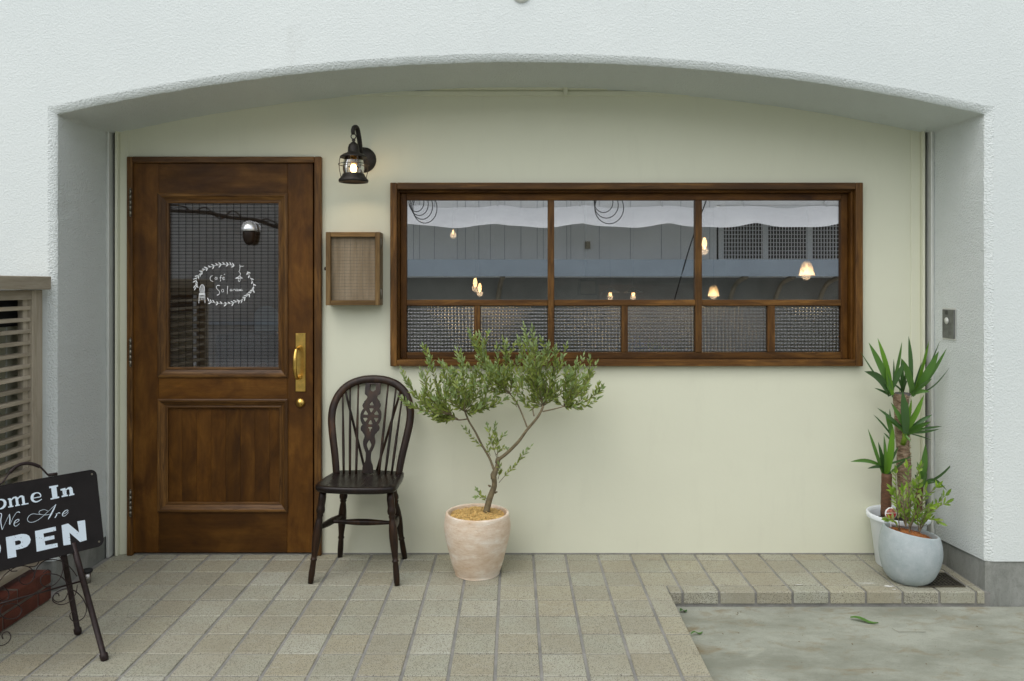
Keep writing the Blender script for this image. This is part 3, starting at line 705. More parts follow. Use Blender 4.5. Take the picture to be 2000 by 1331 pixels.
# ------------------------------------------------------------ things seen behind the glass
def glow(loc, e, r=.03, col=(1,.70,.42)):
    l = bpy.data.lights.new('lamp_light', 'POINT'); l.energy = e; l.color = col; l.shadow_soft_size = r
    return l
def pendant(px, py, Y, kind, label, e=4, s=1.0, group='lit pendant lamps inside the cafe'):
    p = P(px, py, Y); t = thing('pendant_lamp', label, 'pendant lamp', p, group)
    part(MB().tube([p+Vector((0,0,.05*s)), Vector((p.x, p.y, IZ1))], .004, 6), 'cord', M['black'], t)
    bm = MB()
    bm.lathe([(0, -.032), (.010, -.028), (.0165, -.015), (.017, 0), (.012, .015), (.008, .028), (.008, .034)], p, 16) if kind != 'candle' else bm.lathe([(0, -.05), (.010, -.04), (.018, -.015), (.016, .01), (.009, .03), (.008, .04)], p, 16)
    bm.v = [tuple(p+(Vector(v)-p)*s) for v in bm.v]
    part(bm, 'bulb', M['bulb'], t)
    part(MB().lathe([(.012*s, .034*s), (.014*s, .036*s), (.013*s, .065*s), (.004, .07*s)], p, 16), 'socket', M['brass_dk'], t)
    if kind == 'bell':
        part(MB().lathe([(.015, .06), (.026, .052), (.033, .04), (.043, .005), (.054, -.042), (.052, -.042), (.041, .005), (.031, .038), (.015, .056)], p, 14, smooth=False), 'glass_shade', M['shadeglass'], t)
    if kind == 'flat':
        part(MB().lathe([(.012, .060), (.03, .048), (.085, .018), (.10, .010), (.10, .007), (.085, .014), (.03, .042), (.012, .052)], p, 28), 'metal_shade', M['shade'], t)
    l = glow(p, e*.3); lo = bpy.data.objects.new('lamp_light', l); S.collection.objects.link(lo); lo.parent = t; lo.location = (0, 0, -.06*s if kind == 'candle' else -.045*s)
    return t
pendant(1576, 527, 1.5, 'bell', 'lit pleated glass pendant lamp hanging nearest the right window post, largest of them', 6)
pendant(1394, 570, 3.4, 'bell', 'small lit glass pendant lamp low behind the right pane, left of the large one', 5)
pendant(1376, 474, 1.6, 'candle', 'bare lit bulb hanging just right of the right mullion', 5)
pendant(1192, 573, 4.4, 'flat', 'left one of two lit flat-shaded pendants before the brown wood panel', 4)
pendant(1237, 573, 4.4, 'flat', 'right one of two lit flat-shaded pendants before the brown wood panel', 4)
pendant(928, 551, 2.9, 'candle', 'upper one of two bare bulbs glowing low behind the left pane', 4)
pendant(937, 561, 3.3, 'candle', 'lower one of two bare bulbs glowing low behind the left pane', 3)
pendant(885, 453, 3.2, 'candle', 'tiny glowing bulb high behind the left pane under the blind', 1, .5)
sp = thing('wall_speaker', 'small black framed box with tan face behind the middle pane', 'wall box', P(1148, 562, 2.4))
p = sp.location
part(MB().box(p.x-.075, p.x+.075, p.y, p.y+.1, p.z-.065, p.z+.065, .004), 'case', M['black'], sp)
part(MB().box(p.x-.058, p.x+.062, p.y-.003, p.y-.0005, p.z-.05, p.z+.05), 'front', simple('tan_speaker_cloth', (.30,.25,.17), .8), sp)
part(MB().tube([(p.x, p.y+.1, p.z), (p.x, p.y+.2, p.z), (p.x, p.y+.2, IZ1)], .012, 8), 'bracket', M['black'], sp)
# flowers on the sill
fl = thing('flower_pot', 'blue and green flowers showing blurred through the checker glass', 'flowers', P(1265, 690, .2))
p = fl.location; a1 = MB(); a2 = MB()
part(MB().lathe([(0, -.10), (.05, -.10), (.06, 0), (.055, 0), (.0, -.02)], p, 20), 'pot', M['white'], fl)
for i in range(130):
    c_ = p+Vector((random.gauss(0, .055), random.gauss(0, .02), abs(random.gauss(.0, .022)))); b = a1 if i % 3 else a2
    if i % 3 == 0: c_.z += .02; c_.x -= .03
    d = [Vector((random.uniform(-1, 1), random.uniform(-1, 1), random.uniform(-1, 1))).normalized()*.014 for _ in range(2)]
    b.add([c_-d[0], c_-d[1], c_+d[0], c_+d[1]], [(0,1,2,3)])
part(a1, 'foliage', M['shrub'], fl, kind='stuff'); part(a2, 'blossoms', simple('blue_petals', (.10,.18,.60), .6), fl, kind='stuff')
part(MB().box(-1.0, 2.0, .15, .45, PZ(690, .2)-.13, PZ(690, .2)-.10), 'window_shelf', M['inbeam'], B)
# chrome-domed bell behind the door glass
p = P(487, 455, -.022); db = thing('door_chime', 'chrome-domed dark wooden knob on the door glass, up right', 'door chime', p)
part(MB().lathe([(0, .062), (.012, .060), (.026, .052), (.036, .038), (.041, .02), (.041, .008), (.036, .008), (.034, .016)], p, 28), 'dome', simple('bright_chrome', (.85,.86,.88), .22, .7, .03), db)
part(MB().lathe([(.030, .014), (.033, 0), (.032, -.02), (.027, -.045), (.016, -.06), (0, -.064)], p, 24), 'body', M['chair'], db)
part(MB().tube([p+Vector((0,0,0)), p+Vector((0,.0285,0))], .012, 10), 'mount', M['black'], db)
# small arched white board
p = P(520, 622, 1.2); ab = thing('arched_board', 'small pale arched notice board low behind the door glass', 'notice board', p)
w2, hh = PX(543, 1.2)-p.x, PZ(598, 1.2)-p.z
pts = [(-w2, -hh), (w2, -hh), (w2, hh*.25)]+[(w2*cos(a), hh*.25+hh*.75*sin(a)) for a in [pi*i/14 for i in range(1, 14)]]+[(-w2, hh*.25)]
part(MB().prism(pts, lambda u, v, d: (p.x+u, p.y+d, p.z+v), .01), 'panel', simple('pale_acrylic', (.62,.68,.70), .35, 0, .12, 12), ab)
part(MB().box(p.x-w2, p.x+w2, p.y-.02, p.y+.03, p.z-hh-.02, p.z-hh-.0005), 'base', M['box_h'], ab)
part(MB().box(p.x-.3, p.x+.25, p.y-.1, p.y+.2, 0, p.z-hh-.021, .005), 'counter', M['inbeam'], B)

# ------------------------------------------------------------ menu box on the wall
Yb_ = -.09; X0, X1, Z0, Z1 = PX(636, Yb_), PX(742, Yb_), PZ(597, Yb_), PZ(453.5, Yb_)
mbx = thing('menu_box', 'shallow wooden wall box with mesh front between door and window', 'menu box', ((X0+X1)/2, 0, (Z0+Z1)/2))
fw = .024
for nm, bx, mm in (('frame_side', (X0, X0+fw, Yb_, -.0005, Z0, Z1), 'box_v'), ('frame_side', (X1-fw, X1, Yb_, -.0005, Z0, Z1), 'box_v'),
                   ('frame_rail', (X0+fw+.0003, X1-fw-.0003, Yb_+.0005, -.0005, Z1-fw, Z1-.0003), 'box_h'), ('frame_rail', (X0+fw+.0003, X1-fw-.0003, Yb_+.0005, -.0005, Z0+.0003, Z0+fw*1.05), 'box_h')):
    part(MB().box(*bx, .0018), nm, M[mm], mbx)
part(MB().box(X0+fw, X1-fw, Yb_+.024, Yb_+.03, Z0+fw, Z1-fw), 'backboard', M['ply'], mbx)
mw = MB(); z = Z0+fw+.006
while z < Z1-fw:
    mw.tube([(X0+fw, Yb_+.014, z+random.uniform(-.001, .001)), (X1-fw, Yb_+.014, z+random.uniform(-.002, .002))], .0007, 4, False); z += .0163
x = X0+fw+.010
while x < X1-fw:
    mw.tube([(x, Yb_+.015, Z0+fw), (x+random.uniform(-.003, .003), Yb_+.015, Z1-fw)], .0007, 4, False); x += .030
part(mw, 'wire_mesh', M['hinge'], mbx)
zc = PZ(525, Yb_)
part(MB().tube([(X0-.0002, Yb_+.02, zc), (X0-.007, Yb_+.02, zc)], .003, 8).tube([(X0-.006, Yb_+.02, zc-.008), (X0-.009, Yb_+.02, zc), (X0-.006, Yb_+.02, zc+.008)], .004, 8), 'knob', M['iron'], mbx)
for zc in (PZ(475, Yb_), PZ(574, Yb_)): part(MB().box(X1+.0002, X1+.002, Yb_+.008, Yb_+.03, zc-.026, zc+.026).tube([(X1+.003, Yb_+.019, zc-.026), (X1+.003, Yb_+.019, zc+.026)], .0035, 8), 'hinge', M['hinge'], mbx)

# ------------------------------------------------------------ wall lantern
YLn = -.215; c = Vector((PX(690.5, YLn), YLn, 0)); SC = (YLn+DW)/F
def lz_(py): return PZ(py, YLn)
wl = thing('wall_lantern', 'lit dark bronze ship lantern on the beige wall between door and window', 'wall lamp', (PX(712, -.02), 0, PZ(312, 0)))
wlp = lambda mb, nm, m, **k: part(mb, nm, m, wl, **k)
wlp(MB().lathe([(0, -.026), (.02, -.026), (.05, -.02), (.062, -.010), (.066, 0)], (PX(710, 0), -.0005, PZ(313, 0)), 40, 'y'), 'backplate', M['iron'])
xb_ = PX(703, -.1)
top = lz_(250)
arm = smoothp([(PX(709, 0), -.02, PZ(322, 0)), (PX(709, 0), -.05, PZ(318, 0)), (c.x+.014, -.11, lz_(296)), (c.x+.015, -.15, lz_(268)), (c.x+.010, -.18, top+.004), (c.x+.004, YLn, top+.006), (c.x, YLn-.014, lz_(256)), (c.x, YLn-.006, lz_(263))], 6)
wlp(MB().tube(arm, .0075, 8, flat=1.6), 'arm', M['iron'])
lp = [(c.x+.012*cos(a), YLn, lz_(267)+.012*sin(a)) for a in [2*pi*i/20 for i in range(21)]]
wlp(MB().tube(lp, .0025, 6, False), 'hanging_ring', M['iron'])
def prof(l): return [(r, lz_(y)) for r, y in l]
wlp(MB().lathe(prof([(0, 271), (.007, 271.5), (.009, 275), (.006, 277), (.012, 279), (.022, 283), (.0265, 289), (.0275, 297), (.034, 299.5), (.050, 302), (.064, 306), (.066, 308.5), (.063, 308.5), (.048, 305), (.02, 302), (0, 302)]), (c.x, YLn, 0), 36), 'hood', M['iron'])
wlp(MB().lathe(prof([(.040, 306), (.046, 312), (.051, 322), (.051, 332), (.047, 340), (.042, 345), (.0405, 345), (.0455, 340), (.0495, 332), (.0495, 322), (.0445, 312), (.0385, 306)]), (c.x, YLn, 0), 36), 'globe', M['lampglass'])
wlp(MB().lathe(prof([(.042, 340), (.047, 339), (.052, 341), (.060, 347), (.070, 351), (.0715, 354), (.069, 356.5), (.064, 356), (.054, 350), (.044, 345), (.042, 340)]), (c.x, YLn, 0), 36), 'base_ring', M['iron'])
cg = MB(); cg.tube([(c.x+.0725*cos(a), YLn+.0725*sin(a), lz_(322)) for a in [2*pi*i/40 for i in range(41)]], .0018, 6, False)
for a in (.5, 2.2, 3.7, 5.2): cg.tube(smoothp([(c.x+r*cos(a), YLn+r*sin(a), lz_(y)) for r, y in ((.060, 306), (.069, 313), (.0715, 322), (.071, 332), (.066, 342), (.062, 349))], 4), .0018, 6, False)
wlp(cg, 'cage', M['iron'])
wlp(MB().lathe(prof([(.012, 303), (.014, 304), (.014, 314), (.018, 316), (.018, 321), (.013, 322)]), (c.x, YLn, 0), 20), 'socket', M['brass_dk'])
wlp(MB().lathe(prof([(0, 338.5), (.009, 337), (.015, 332), (.0155, 328), (.012, 324), (.010, 321)]), (c.x, YLn, 0), 20), 'bulb', M['bulb_out'])
l = glow(None, .5, .012); lo = bpy.data.objects.new('lamp_light', l); S.collection.objects.link(lo); lo.parent = wl; lo.location = Vector((c.x, YLn, lz_(341.5)))-Vector(wl.location)

# ------------------------------------------------------------ intercom on the right reveal
def jamb(px, py, x=XR-.001):   # image point -> point on the right reveal
    Y = F*x/(px-CX)-DW; return Vector((x, Y, PZ(py, Y)))
a, b_ = jamb(1866, 607), jamb(1843, 663)
y0_, y1_ = a.y, b_.y
ic = thing('intercom_panel', 'steel doorbell plate with round button set in the white side wall', 'doorbell', (XR, (y0_+y1_)/2, 1.185))
part(MB().box(XR-.008, XR-.0015, y0_, y1_, 1.12, 1.26, .0015), 'plate', simple('dull_grey_plate', (.17,.18,.175), .45, .7, .3, 30), ic)
part(MB().box(XR-.0022, XR-.0012, y0_-.007, y1_+.007, 1.112, 1.268), 'seal', M['rail'], ic)
b = MB().lathe([(0, 0), (.010, 0), (.012, .003), (.016, .004), (.017, .006)], (0, 0, 0), 24)
b.v = [(XR-.0145+v[2], lerp(y0_, y1_, .62)+v[0], 1.205+v[1]) for v in b.v]
part(b, 'button', M['rail'], ic)
b = MB()
for i in range(5): b.box(XR-.0086, XR-.0079, lerp(y0_, y1_, .52), lerp(y0_, y1_, .76), 1.236+i*.004, 1.238+i*.004)
part(b, 'speaker_slots', M['dark'], ic)

# ------------------------------------------------------------ wheelback chair
ch = thing('wheelback_chair', 'dark brown wooden wheelback Windsor chair standing right of the door', 'chair', (-.728, -.222, 0))
def cp_(mb, nm, m=None, **k):
    me = mb.mesh(nm); me.materials.append(m or M['chair']); o = link(nm, me, ch)
    for kk, v in k.items(): o[kk] = v
    return o
SH = .452
# seat: shaped slab
def seat_outline():
    pts = [(-.193, -.120), (-.180, -.168), (-.12, -.195), (0, -.205), (.12, -.195), (.180, -.168), (.193, -.120), (.190, -.02), (.182, .06), (.176, .10), (.16, .125), (.08, .137), (.035, .150), (0, .152), (-.035, .150), (-.08, .137), (-.16, .125), (-.176, .10), (-.182, .06), (-.190, -.02), (-.193, -.120)]
    return smoothp(pts, 4)[:-1]
so_ = seat_outline(); b = MB(); n = len(so_); vs = []
lev = [(.0, .0, -.006), (.35, 0, -.0065), (.7, 0, -.005), (.90, 0, .0), (.97, 0, -.0005), (1.0, 0, -.006), (1.0, 0, -.020), (.965, 0, -.031), (.8, 0, -.033), (0.0, 0, -.033)]
for s_, _, z in lev:
    for x, y in so_: vs.append((x*max(s_, .001), y*max(s_, .001)-.02*(1-s_), SH+z))
b.add(vs, [(i*n+k, i*n+(k+1) % n, (i+1)*n+(k+1) % n, (i+1)*n+k) for i in range(len(lev)-1) for k in range(n)], True)
cp_(b, 'seat', M['chair_seat'])
legp = [(0, .0145), (.10, .0185), (.17, .0165), (.185, .0175), (.215, .0205), (.245, .0195), (.262, .0135), (.275, .0165), (.29, .0145), (.305, .0125), (.325, .0150), (.42, .0195), (.50, .0205), (.58, .0185), (.70, .0135), (.735, .0125), (.742, .0155), (.752, .0160), (.762, .0125), (.80, .0135), (.90, .0145), (.97, .0135), (.975, .0120), (1, .0125)]
for xt, yt, xf, yf in ((-.158, -.125, -.203, -.177), (.158, -.125, .203, -.177), (-.118, .085, -.166, .172), (.118, .085, .166, .172)):
    a, f_ = Vector((xt, yt, SH-.03)), Vector((xf, yf, 0.001))
    leg_ = cp_(MB().tube([a.lerp(f_, t) for t, r in legp], [r for t, r in legp], 18), 'leg')
def legat(xt, yt, xf, yf, z): t = (SH-.03-z)/(SH-.03); return Vector((lerp(xt, xf, t), lerp(yt, yf, t), z))
for s_ in (-1, 1):
    a, f_ = legat(s_*.158, -.125, s_*.203, -.177, .243), legat(s_*.118, .085, s_*.166, .172, .228)
    cp_(MB().tube([a.lerp(f_, i/12) for i in range(13)], [.008+.0085*max(0, sin(pi*i/12))**1.3 for i in range(13)], 14), 'side_stretcher')
mL, mR = Vector((-.165, -.01, .236)), Vector((.165, -.01, .236))
cp_(MB().tube([mL.lerp(mR, i/16) for i in range(17)], [.0075+.0085*max(0, sin(pi*i/16))**2 for i in range(17)], 14), 'cross_stretcher')
# hoop
def lean(z): return .075+(z-SH)*.215+.03*((z-SH)/.45)**2
hp = [(-.155, SH-.01), (-.168, .53), (-.186, .62), (-.199, .70), (-.196, .765), (-.172, .825), (-.130, .868), (-.07, .893), (0, .9005)]
hp = hp+[(-x, z) for x, z in hp[-2::-1]]
hp = smoothp(hp, 5)
hr = [.0095+.0022*sin(pi*i/(len(hp)-1))**.6 for i in range(len(hp))]
cp_(MB().tube([(x, lean(z), z) for x, z in hp], hr, 14, up=(0, 1, 0), flat=1.75), 'back_hoop')
for xb1, xt1, zt in ((.057, .077, .877), (.088, .1185, .862), (.119, .154, .83)):
    for s_ in (-1, 1):
        a, f_ = Vector((s_*xb1, lean(SH), SH-.01)), Vector((s_*xt1, lean(zt), zt))
        cp_(MB().tube([a.lerp(f_, i/8) for i in range(9)], [.0048+.0022*sin(pi*min(1, i/8*1.2+.1)) if i < 8 else .0045 for i in range(9)], 10), 'spindle')
for s_ in (-1, 1):
    a, f_ = Vector((s_*.028, .142, SH-.01)), Vector((s_*.142, lean(.845), .842))
    cp_(MB().tube([a.lerp(f_, i/8) for i in range(9)], [.0058+.001*sin(pi*i/8) for i in range(9)], 10), 'brace')
# pierced splat with the wheel (half outline: half-width, zoomed row)
ho = [(98,70),(98,205),(92,216),(66,236),(60,256),(72,280),(88,300),(100,312),(98,325),(112,340),(117,362),(108,385),(98,400),(112,418),(126,445),(133,478),(133,520),(124,560),(108,592),(98,610),(112,625),(119,650),(114,680),(98,692),(82,715),(64,735),(60,760),(70,790),(76,820),(74,850),(64,890),(48,930),(33,965),(29,1010),(30,1060),(40,1090),(56,1120),(64,1150),(66,1220)]
kz = .000372
def sp_pt(x, y): return (x*.00039, SH+(1222-y)*kz)
outer = [sp_pt(x, y) for x, y in ho]+[sp_pt(-x, y) for x, y in ho[::-1]]
holes = [[sp_pt(x, y) for x, y in ((-40, 84), (40, 84), (40, 158), (18, 178), (0, 183), (-18, 178), (-40, 158))],
         [sp_pt(x, y) for x, y in ((0, 296), (10, 318), (32, 352), (26, 362), (-26, 362), (-32, 352), (-10, 318))],
         [sp_pt(x, y) for x, y in ((-30, 640), (-14, 634), (14, 634), (30, 640), (28, 655), (12, 668), (10, 690), (0, 704), (-10, 690), (-12, 668), (-28, 655))],
         [sp_pt(x, y) for x, y in smoothp([(0, 795), (20, 830), (33, 860), (28, 890), (10, 930), (0, 945), (-10, 930), (-28, 890), (-33, 860), (-20, 830)], 2)]]
for kk in range(6):
    a0 = radians(kk*60+11); a1_ = radians(kk*60+49); hh_ = []
    for i in range(6): a = lerp(a0, a1_, i/5); hh_.append((106*cos(a), 500-106*sin(a)))
    am = (a0+a1_)/2; hh_.append((48*cos(am+.22), 500-48*sin(am+.22))); hh_.append((48*cos(am-.22), 500-48*sin(am-.22)))
    holes.append([sp_pt(x, y) for x, y in hh_])
# put spokes upright: rotate by 30 degrees is not needed, gaps sit at 0,60,.. -> rim gap at top
vs2, fs2 = filled([outer]+holes, .007, .0012)
b = MB(); b.add([(v.x, lean(v.y)+v.z, v.y) for v in vs2], fs2); cp_(b, 'splat')
ch.rotation_euler = (0, 0, radians(-3.6))

# ------------------------------------------------------------ pots and plants
def leaf(mb, base, d, L, w_, nrm, droop=.15, segs=2):
    d = d.normalized(); s_ = d.cross(nrm)
    if s_.length < 1e-4: s_ = d.orthogonal()
    s_.normalize(); n_ = s_.cross(d)
    prof = {2: [(0, .12), (.5, 1), (1, .0)], 3: [(0, .15), (.3, .85), (.65, .9), (1, 0)]}[segs]
    vs = []
    for t, ww in prof:
        c_ = base+d*L*t-n_*(droop*L*t*t); e = s_*w_*.5*ww
        if ww > 0: vs += [c_-e+n_*w_*.12*ww, c_, c_+e+n_*w_*.12*ww]
        else: vs += [c_]
    fs = []
    m = len(prof)
    for i in range(m-2):
        a = i*3; fs += [(a, a+1, a+4, a+3), (a+1, a+2, a+5, a+4)]
    a = (m-2)*3; fs += [(a, a+1, a+3), (a+1, a+2, a+3)]
    mb.add(vs, fs, True)
def fibres(mb, c_, rx, ry, z, n_, r=.0011, hmax=.02, L=.05):
    for i in range(n_):
        a = random.uniform(0, 2*pi); q = sqrt(random.random()); x, y = c_[0]+rx*q*cos(a), c_[1]+ry*q*sin(a)
        d = random.uniform(0, 2*pi); l = random.uniform(.5, 1.2)*L; bend = random.uniform(-1, 1)*.6
        pts = []
        for k in range(5):
            t = k/4; dd = d+bend*t*2
            pts.append((x+cos(dd)*l*(t-.5), y+sin(dd)*l*(t-.5), z+.004+hmax*(1-q*q*.6)*random.uniform(.35, 1)*sin(pi*t)+hmax*.5*(1-q)))
        # keep fibres inside the pot mouth
        pts = [(c_[0]+(p_[0]-c_[0])*min(1, .97*rx/max(1e-6, sqrt((p_[0]-c_[0])**2+(p_[1]-c_[1])**2))), c_[1]+(p_[1]-c_[1])*min(1, .97*ry/max(1e-6, sqrt((p_[0]-c_[0])**2+(p_[1]-c_[1])**2))), p_[2]) for p_ in pts]
        mb.tube(pts, r, 3, False)

# olive
po = Vector((-.176, -.250, 0))
terra, t, bsd = newmat('limewashed_terracotta'); v = coords(t)
cc = ramp(t, noise(t, coords(t, (1, 1, 2.5)), 7, 6, .7), [(.32, (.56,.41,.27)), (.5, (.68,.56,.43)), (.66, (.78,.72,.62))])
cc = mixc(t, cc, (.45,.25,.13), ramp(t, noise(t, coords(t, (1, 1, 4)), 45, 5, .75), [(.56, (0,0,0)), (.72, (.7,)*3)]))
t.links.new(cc, bsd.inputs['Base Color']); bsd.inputs['Roughness'].default_value = .85
bump(t, bsd, noise(t, coords(t, (1, 1, 7)), 22, 4, .6), .6, .004); bump(t, bsd, noise(t, v, 120, 3, .6), .4, .0012)
opot = thing('terracotta_pot', 'tapered pinkish whitewashed terracotta pot holding the olive tree', 'plant pot', po)
def wob(r, h, a): return r*(1+.012*sin(2*a+h*9)+.010*sin(h*32+1.5*sin(a)))
prof_ = [(0, 0), (.098, 0), (.106, .006), (.118, .04), (.131, .09), (.141, .125), (.150, .16), (.156, .20), (.1565, .235), (.153, .265), (.1515, .282), (.149, .290), (.143, .292), (.138, .288), (.137, .27), (.137, .25)]
part(MB().lathe(smoothp(prof_, 3), po, 64, fn=wob), 'shell', terra, opot)
fib = MB(); fib.lathe([(.139, .262), (.10, .272), (.05, .283), (0, .287)], po, 32)
part(fib, 'mulch', M['straw'], opot)
fb2 = MB(); fibres(fb2, po, .132, .132, .268, 420, .0011, .022, .06); part(fb2, 'straw_strands', M['straw'], opot, kind='stuff')

SC5 = 460/1093
def C5(u, v, y): return P(760+u*SC5, 600+v*SC5, y)
ot = thing('olive_tree', 'small olive tree with a forked trunk and spreading grey-green crown before the window', 'olive tree', C5(450, 945, -.25))
tb = MB()
def limb(pts, r0, r1, n_=9):
    w_ = [Vector(C5(u, v, y)) for u, v, y in pts]; w_ = [Vector(q) for q in smoothp([tuple(q) for q in w_], 5)]
    m = len(w_); rs = [lerp(r0, r1, i/(m-1))*(1+.07*mnoise.noise(w_[i]*60)) for i in range(m)]
    tb.tube(w_, rs, n_)
y0 = -.25
limb([(450, 952, y0), (468, 885, y0), (488, 830, y0), (487, 780, y0-.01), (500, 745, y0), (507, 705, y0)], .0155, .0095, 12)
tb.tube([C5(480, 800, y0), C5(484, 782, y0), C5(492, 765, y0), C5(498, 750, y0)], [.009, .0155, .0145, .008], 10)
tb.tube([C5(500, 725, y0), C5(506, 708, y0), C5(510, 698, y0)], [.010, .0125, .007], 10)
limb([(507, 708, y0), (545, 680, y0-.01), (600, 625, y0-.03), (640, 570, y0-.04), (690, 510, y0-.05), (716, 460, y0-.05)], .0085, .0055)
limb([(486, 755, y0), (465, 700, y0+.02), (430, 640, y0+.03), (400, 580, y0+.03), (370, 530, y0+.03), (350, 480, y0+.02)], .0062, .004)
limb([(362, 520, y0+.03), (320, 524, y0+.01), (290, 505, y0), (280, 485, y0)], .0034, .0026)
limb([(640, 557, y0-.04), (618, 500, y0-.01), (590, 440, y0), (558, 400, y0)], .0042, .003)
limb([(712, 485, y0-.05), (760, 475, y0-.06), (810, 462, y0-.08)], .0036, .0025)
limb([(672, 505, y0-.04), (668, 470, y0+.02), (690, 450, y0+.03)], .0032, .0022)
for st in ((456, 905, 1), (478, 868, -1), (492, 862, 1), (470, 832, -1)):
    p_ = C5(st[0], st[1], y0); tb.tube([p_, p_+Vector((.010*st[2], -.006, .006))], [.005, .0035], 8)
lf = MB(); lf2 = MB()
def sprig(pts, dens=.013, L=.034, w_=.0105, r=.0012, sub=0, new=.25, start=.15):
    w0 = [tuple(q) for q in pts]; c_ = [Vector(q) for q in smoothp(w0, 5)]
    tb.tube(c_, [lerp(r*1.7, r*.5, i/(len(c_)-1)) for i in range(len(c_))], 4, False)
    tot = sum((c_[i+1]-c_[i]).length for i in range(len(c_)-1)); acc = 0; nxt = tot*start; side = random.uniform(0, pi)
    for i in range(len(c_)-1):
        sg_ = c_[i+1]-c_[i]; l = sg_.length
        while nxt <= acc+l:
            t = (nxt-acc)/l; p_ = c_[i]+sg_*t; d = sg_.normalized(); side += pi/2+random.uniform(-.4, .4)
            o_ = d.orthogonal().normalized(); o_ = Matrix.Rotation(side, 3, d) @ o_; frac = nxt/tot
            for s_ in (1, -1):
                dd = (d*random.uniform(.7, 1.3)+o_*s_*random.uniform(.5, 1)+Vector((0, -.1, .25))).normalized()
                nm = Vector((random.uniform(-.5, .5), -1+random.uniform(-.3, .6), random.uniform(.2, 1.2))).normalized()
                leaf(lf2 if (frac > .72 and random.random() < new*2.4) or random.random() < .07 else lf, p_, dd, L*random.uniform(.5, 1.2)*(1-.35*max(0, frac-.8)/.2), w_*random.uniform(.7, 1.15), nm)
            if sub and frac < .85 and random.random() < sub:
                ll = random.uniform(.04, .085)
                dd = (d*.7+o_*random.choice((-1, 1))*.7+Vector((0, 0, .5))).normalized()
                sprig([p_, p_+dd*ll*.5+Vector((0, 0, .004)), p_+dd*ll+Vector((0, 0, .015))], dens, L*.9, w_*.95, r*.7, 0, new, .05)
            nxt += dens*random.uniform(.8, 1.25)
        acc += l
    dd = (c_[-1]-c_[-2]).normalized(); leaf(lf2, c_[-1], dd, L*.8, w_*.7, Vector((0, -1, .3)))
A_ = [((290, 500), [(75, 335), (60, 425), (120, 462), (188, 222), (148, 300), (220, 350), (165, 380), (250, 420), (110, 400)]),
      ((350, 485), [(238, 262), (300, 300), (335, 215), (332, 320), (400, 300), (440, 330), (250, 350), (385, 400), (470, 350), (300, 400), (420, 455), (340, 430), (540, 430), (520, 395), (460, 430), (395, 350)]),
      ((558, 402), [(375, 118), (422, 130), (500, 182), (545, 165), (440, 230), (470, 270), (410, 240), (560, 260), (520, 300), (600, 240), (350, 300), (500, 350), (620, 340)]),
      ((714, 460), [(626, 88), (664, 100), (600, 150), (684, 180), (740, 178), (700, 240), (640, 240), (822, 180), (780, 260), (750, 300), (660, 320), (840, 300), (620, 430), (680, 380), (590, 380), (720, 370), (800, 350)]),
      ((810, 462), [(870, 250), (900, 230), (960, 265), (938, 300), (985, 385), (972, 425), (900, 425), (850, 360), (890, 340), (820, 300), (850, 430), (760, 400)]),
      ((320, 520), [(150, 480), (180, 460), (210, 500), (260, 470), (235, 440)])]
for (ru, rv), tips in A_:
    for (tu, tv) in tips:
        yr = y0+random.uniform(-.03, .03); yt = y0+random.uniform(-.15, .13)
        mu, mv = lerp(ru, tu, .5)+random.uniform(-12, 12)+(tu-ru)*.10, lerp(rv, tv, .45)+random.uniform(0, 22)
        sprig([C5(ru, rv, yr), C5(mu, mv, lerp(yr, yt, .5)), C5(tu, tv, yt)], .0165, .039, .0118, .0013, .20)
for _ in range(26):     # short inner twigs that thicken the two clumps
    if random.random() < .45: u, v = random.gauss(350, 100), random.gauss(410, 42)
    else: u, v = random.gauss(640, 140), random.gauss(350, 55)
    yr = y0+random.uniform(-.13, .12); a = random.uniform(-1.1, 1.1); l = random.uniform(50, 105)
    sprig([C5(u, v, yr), C5(u+sin(a)*l*.5, v-cos(a)*l*.4, yr+random.uniform(-.02, .02)), C5(u+sin(a)*l, v-cos(a)*l, yr+random.uniform(-.04, .04))], .0165, .038, .0115, .0011, .12)
for pts in ([(500, 700), (480, 640), (465, 590), (455, 545)], [(505, 700), (500, 640), (488, 585), (492, 545)], [(495, 690), (520, 660), (545, 655)], [(490, 655), (510, 620), (535, 590)], [(510, 815), (545, 775), (590, 730), (620, 690), (655, 650)],
            [(452, 905), (430, 880), (410, 850)], [(455, 890), (435, 882), (405, 882)], [(445, 665), (410, 630), (370, 590), (345, 560)], [(505, 800), (515, 760), (510, 730)], [(470, 690), (455, 650), (470, 620)]):
    sprig([C5(u, v, y0+random.uniform(-.03, .02)) for u, v in pts], .017, .032, .011, .0010, 0, .5, .2)
part(tb, 'trunk', M['bark'], ot)
part(lf, 'crown', M['olive'], ot, kind='stuff'); part(lf2, 'young_leaves', M['olive_new'], ot, kind='stuff')

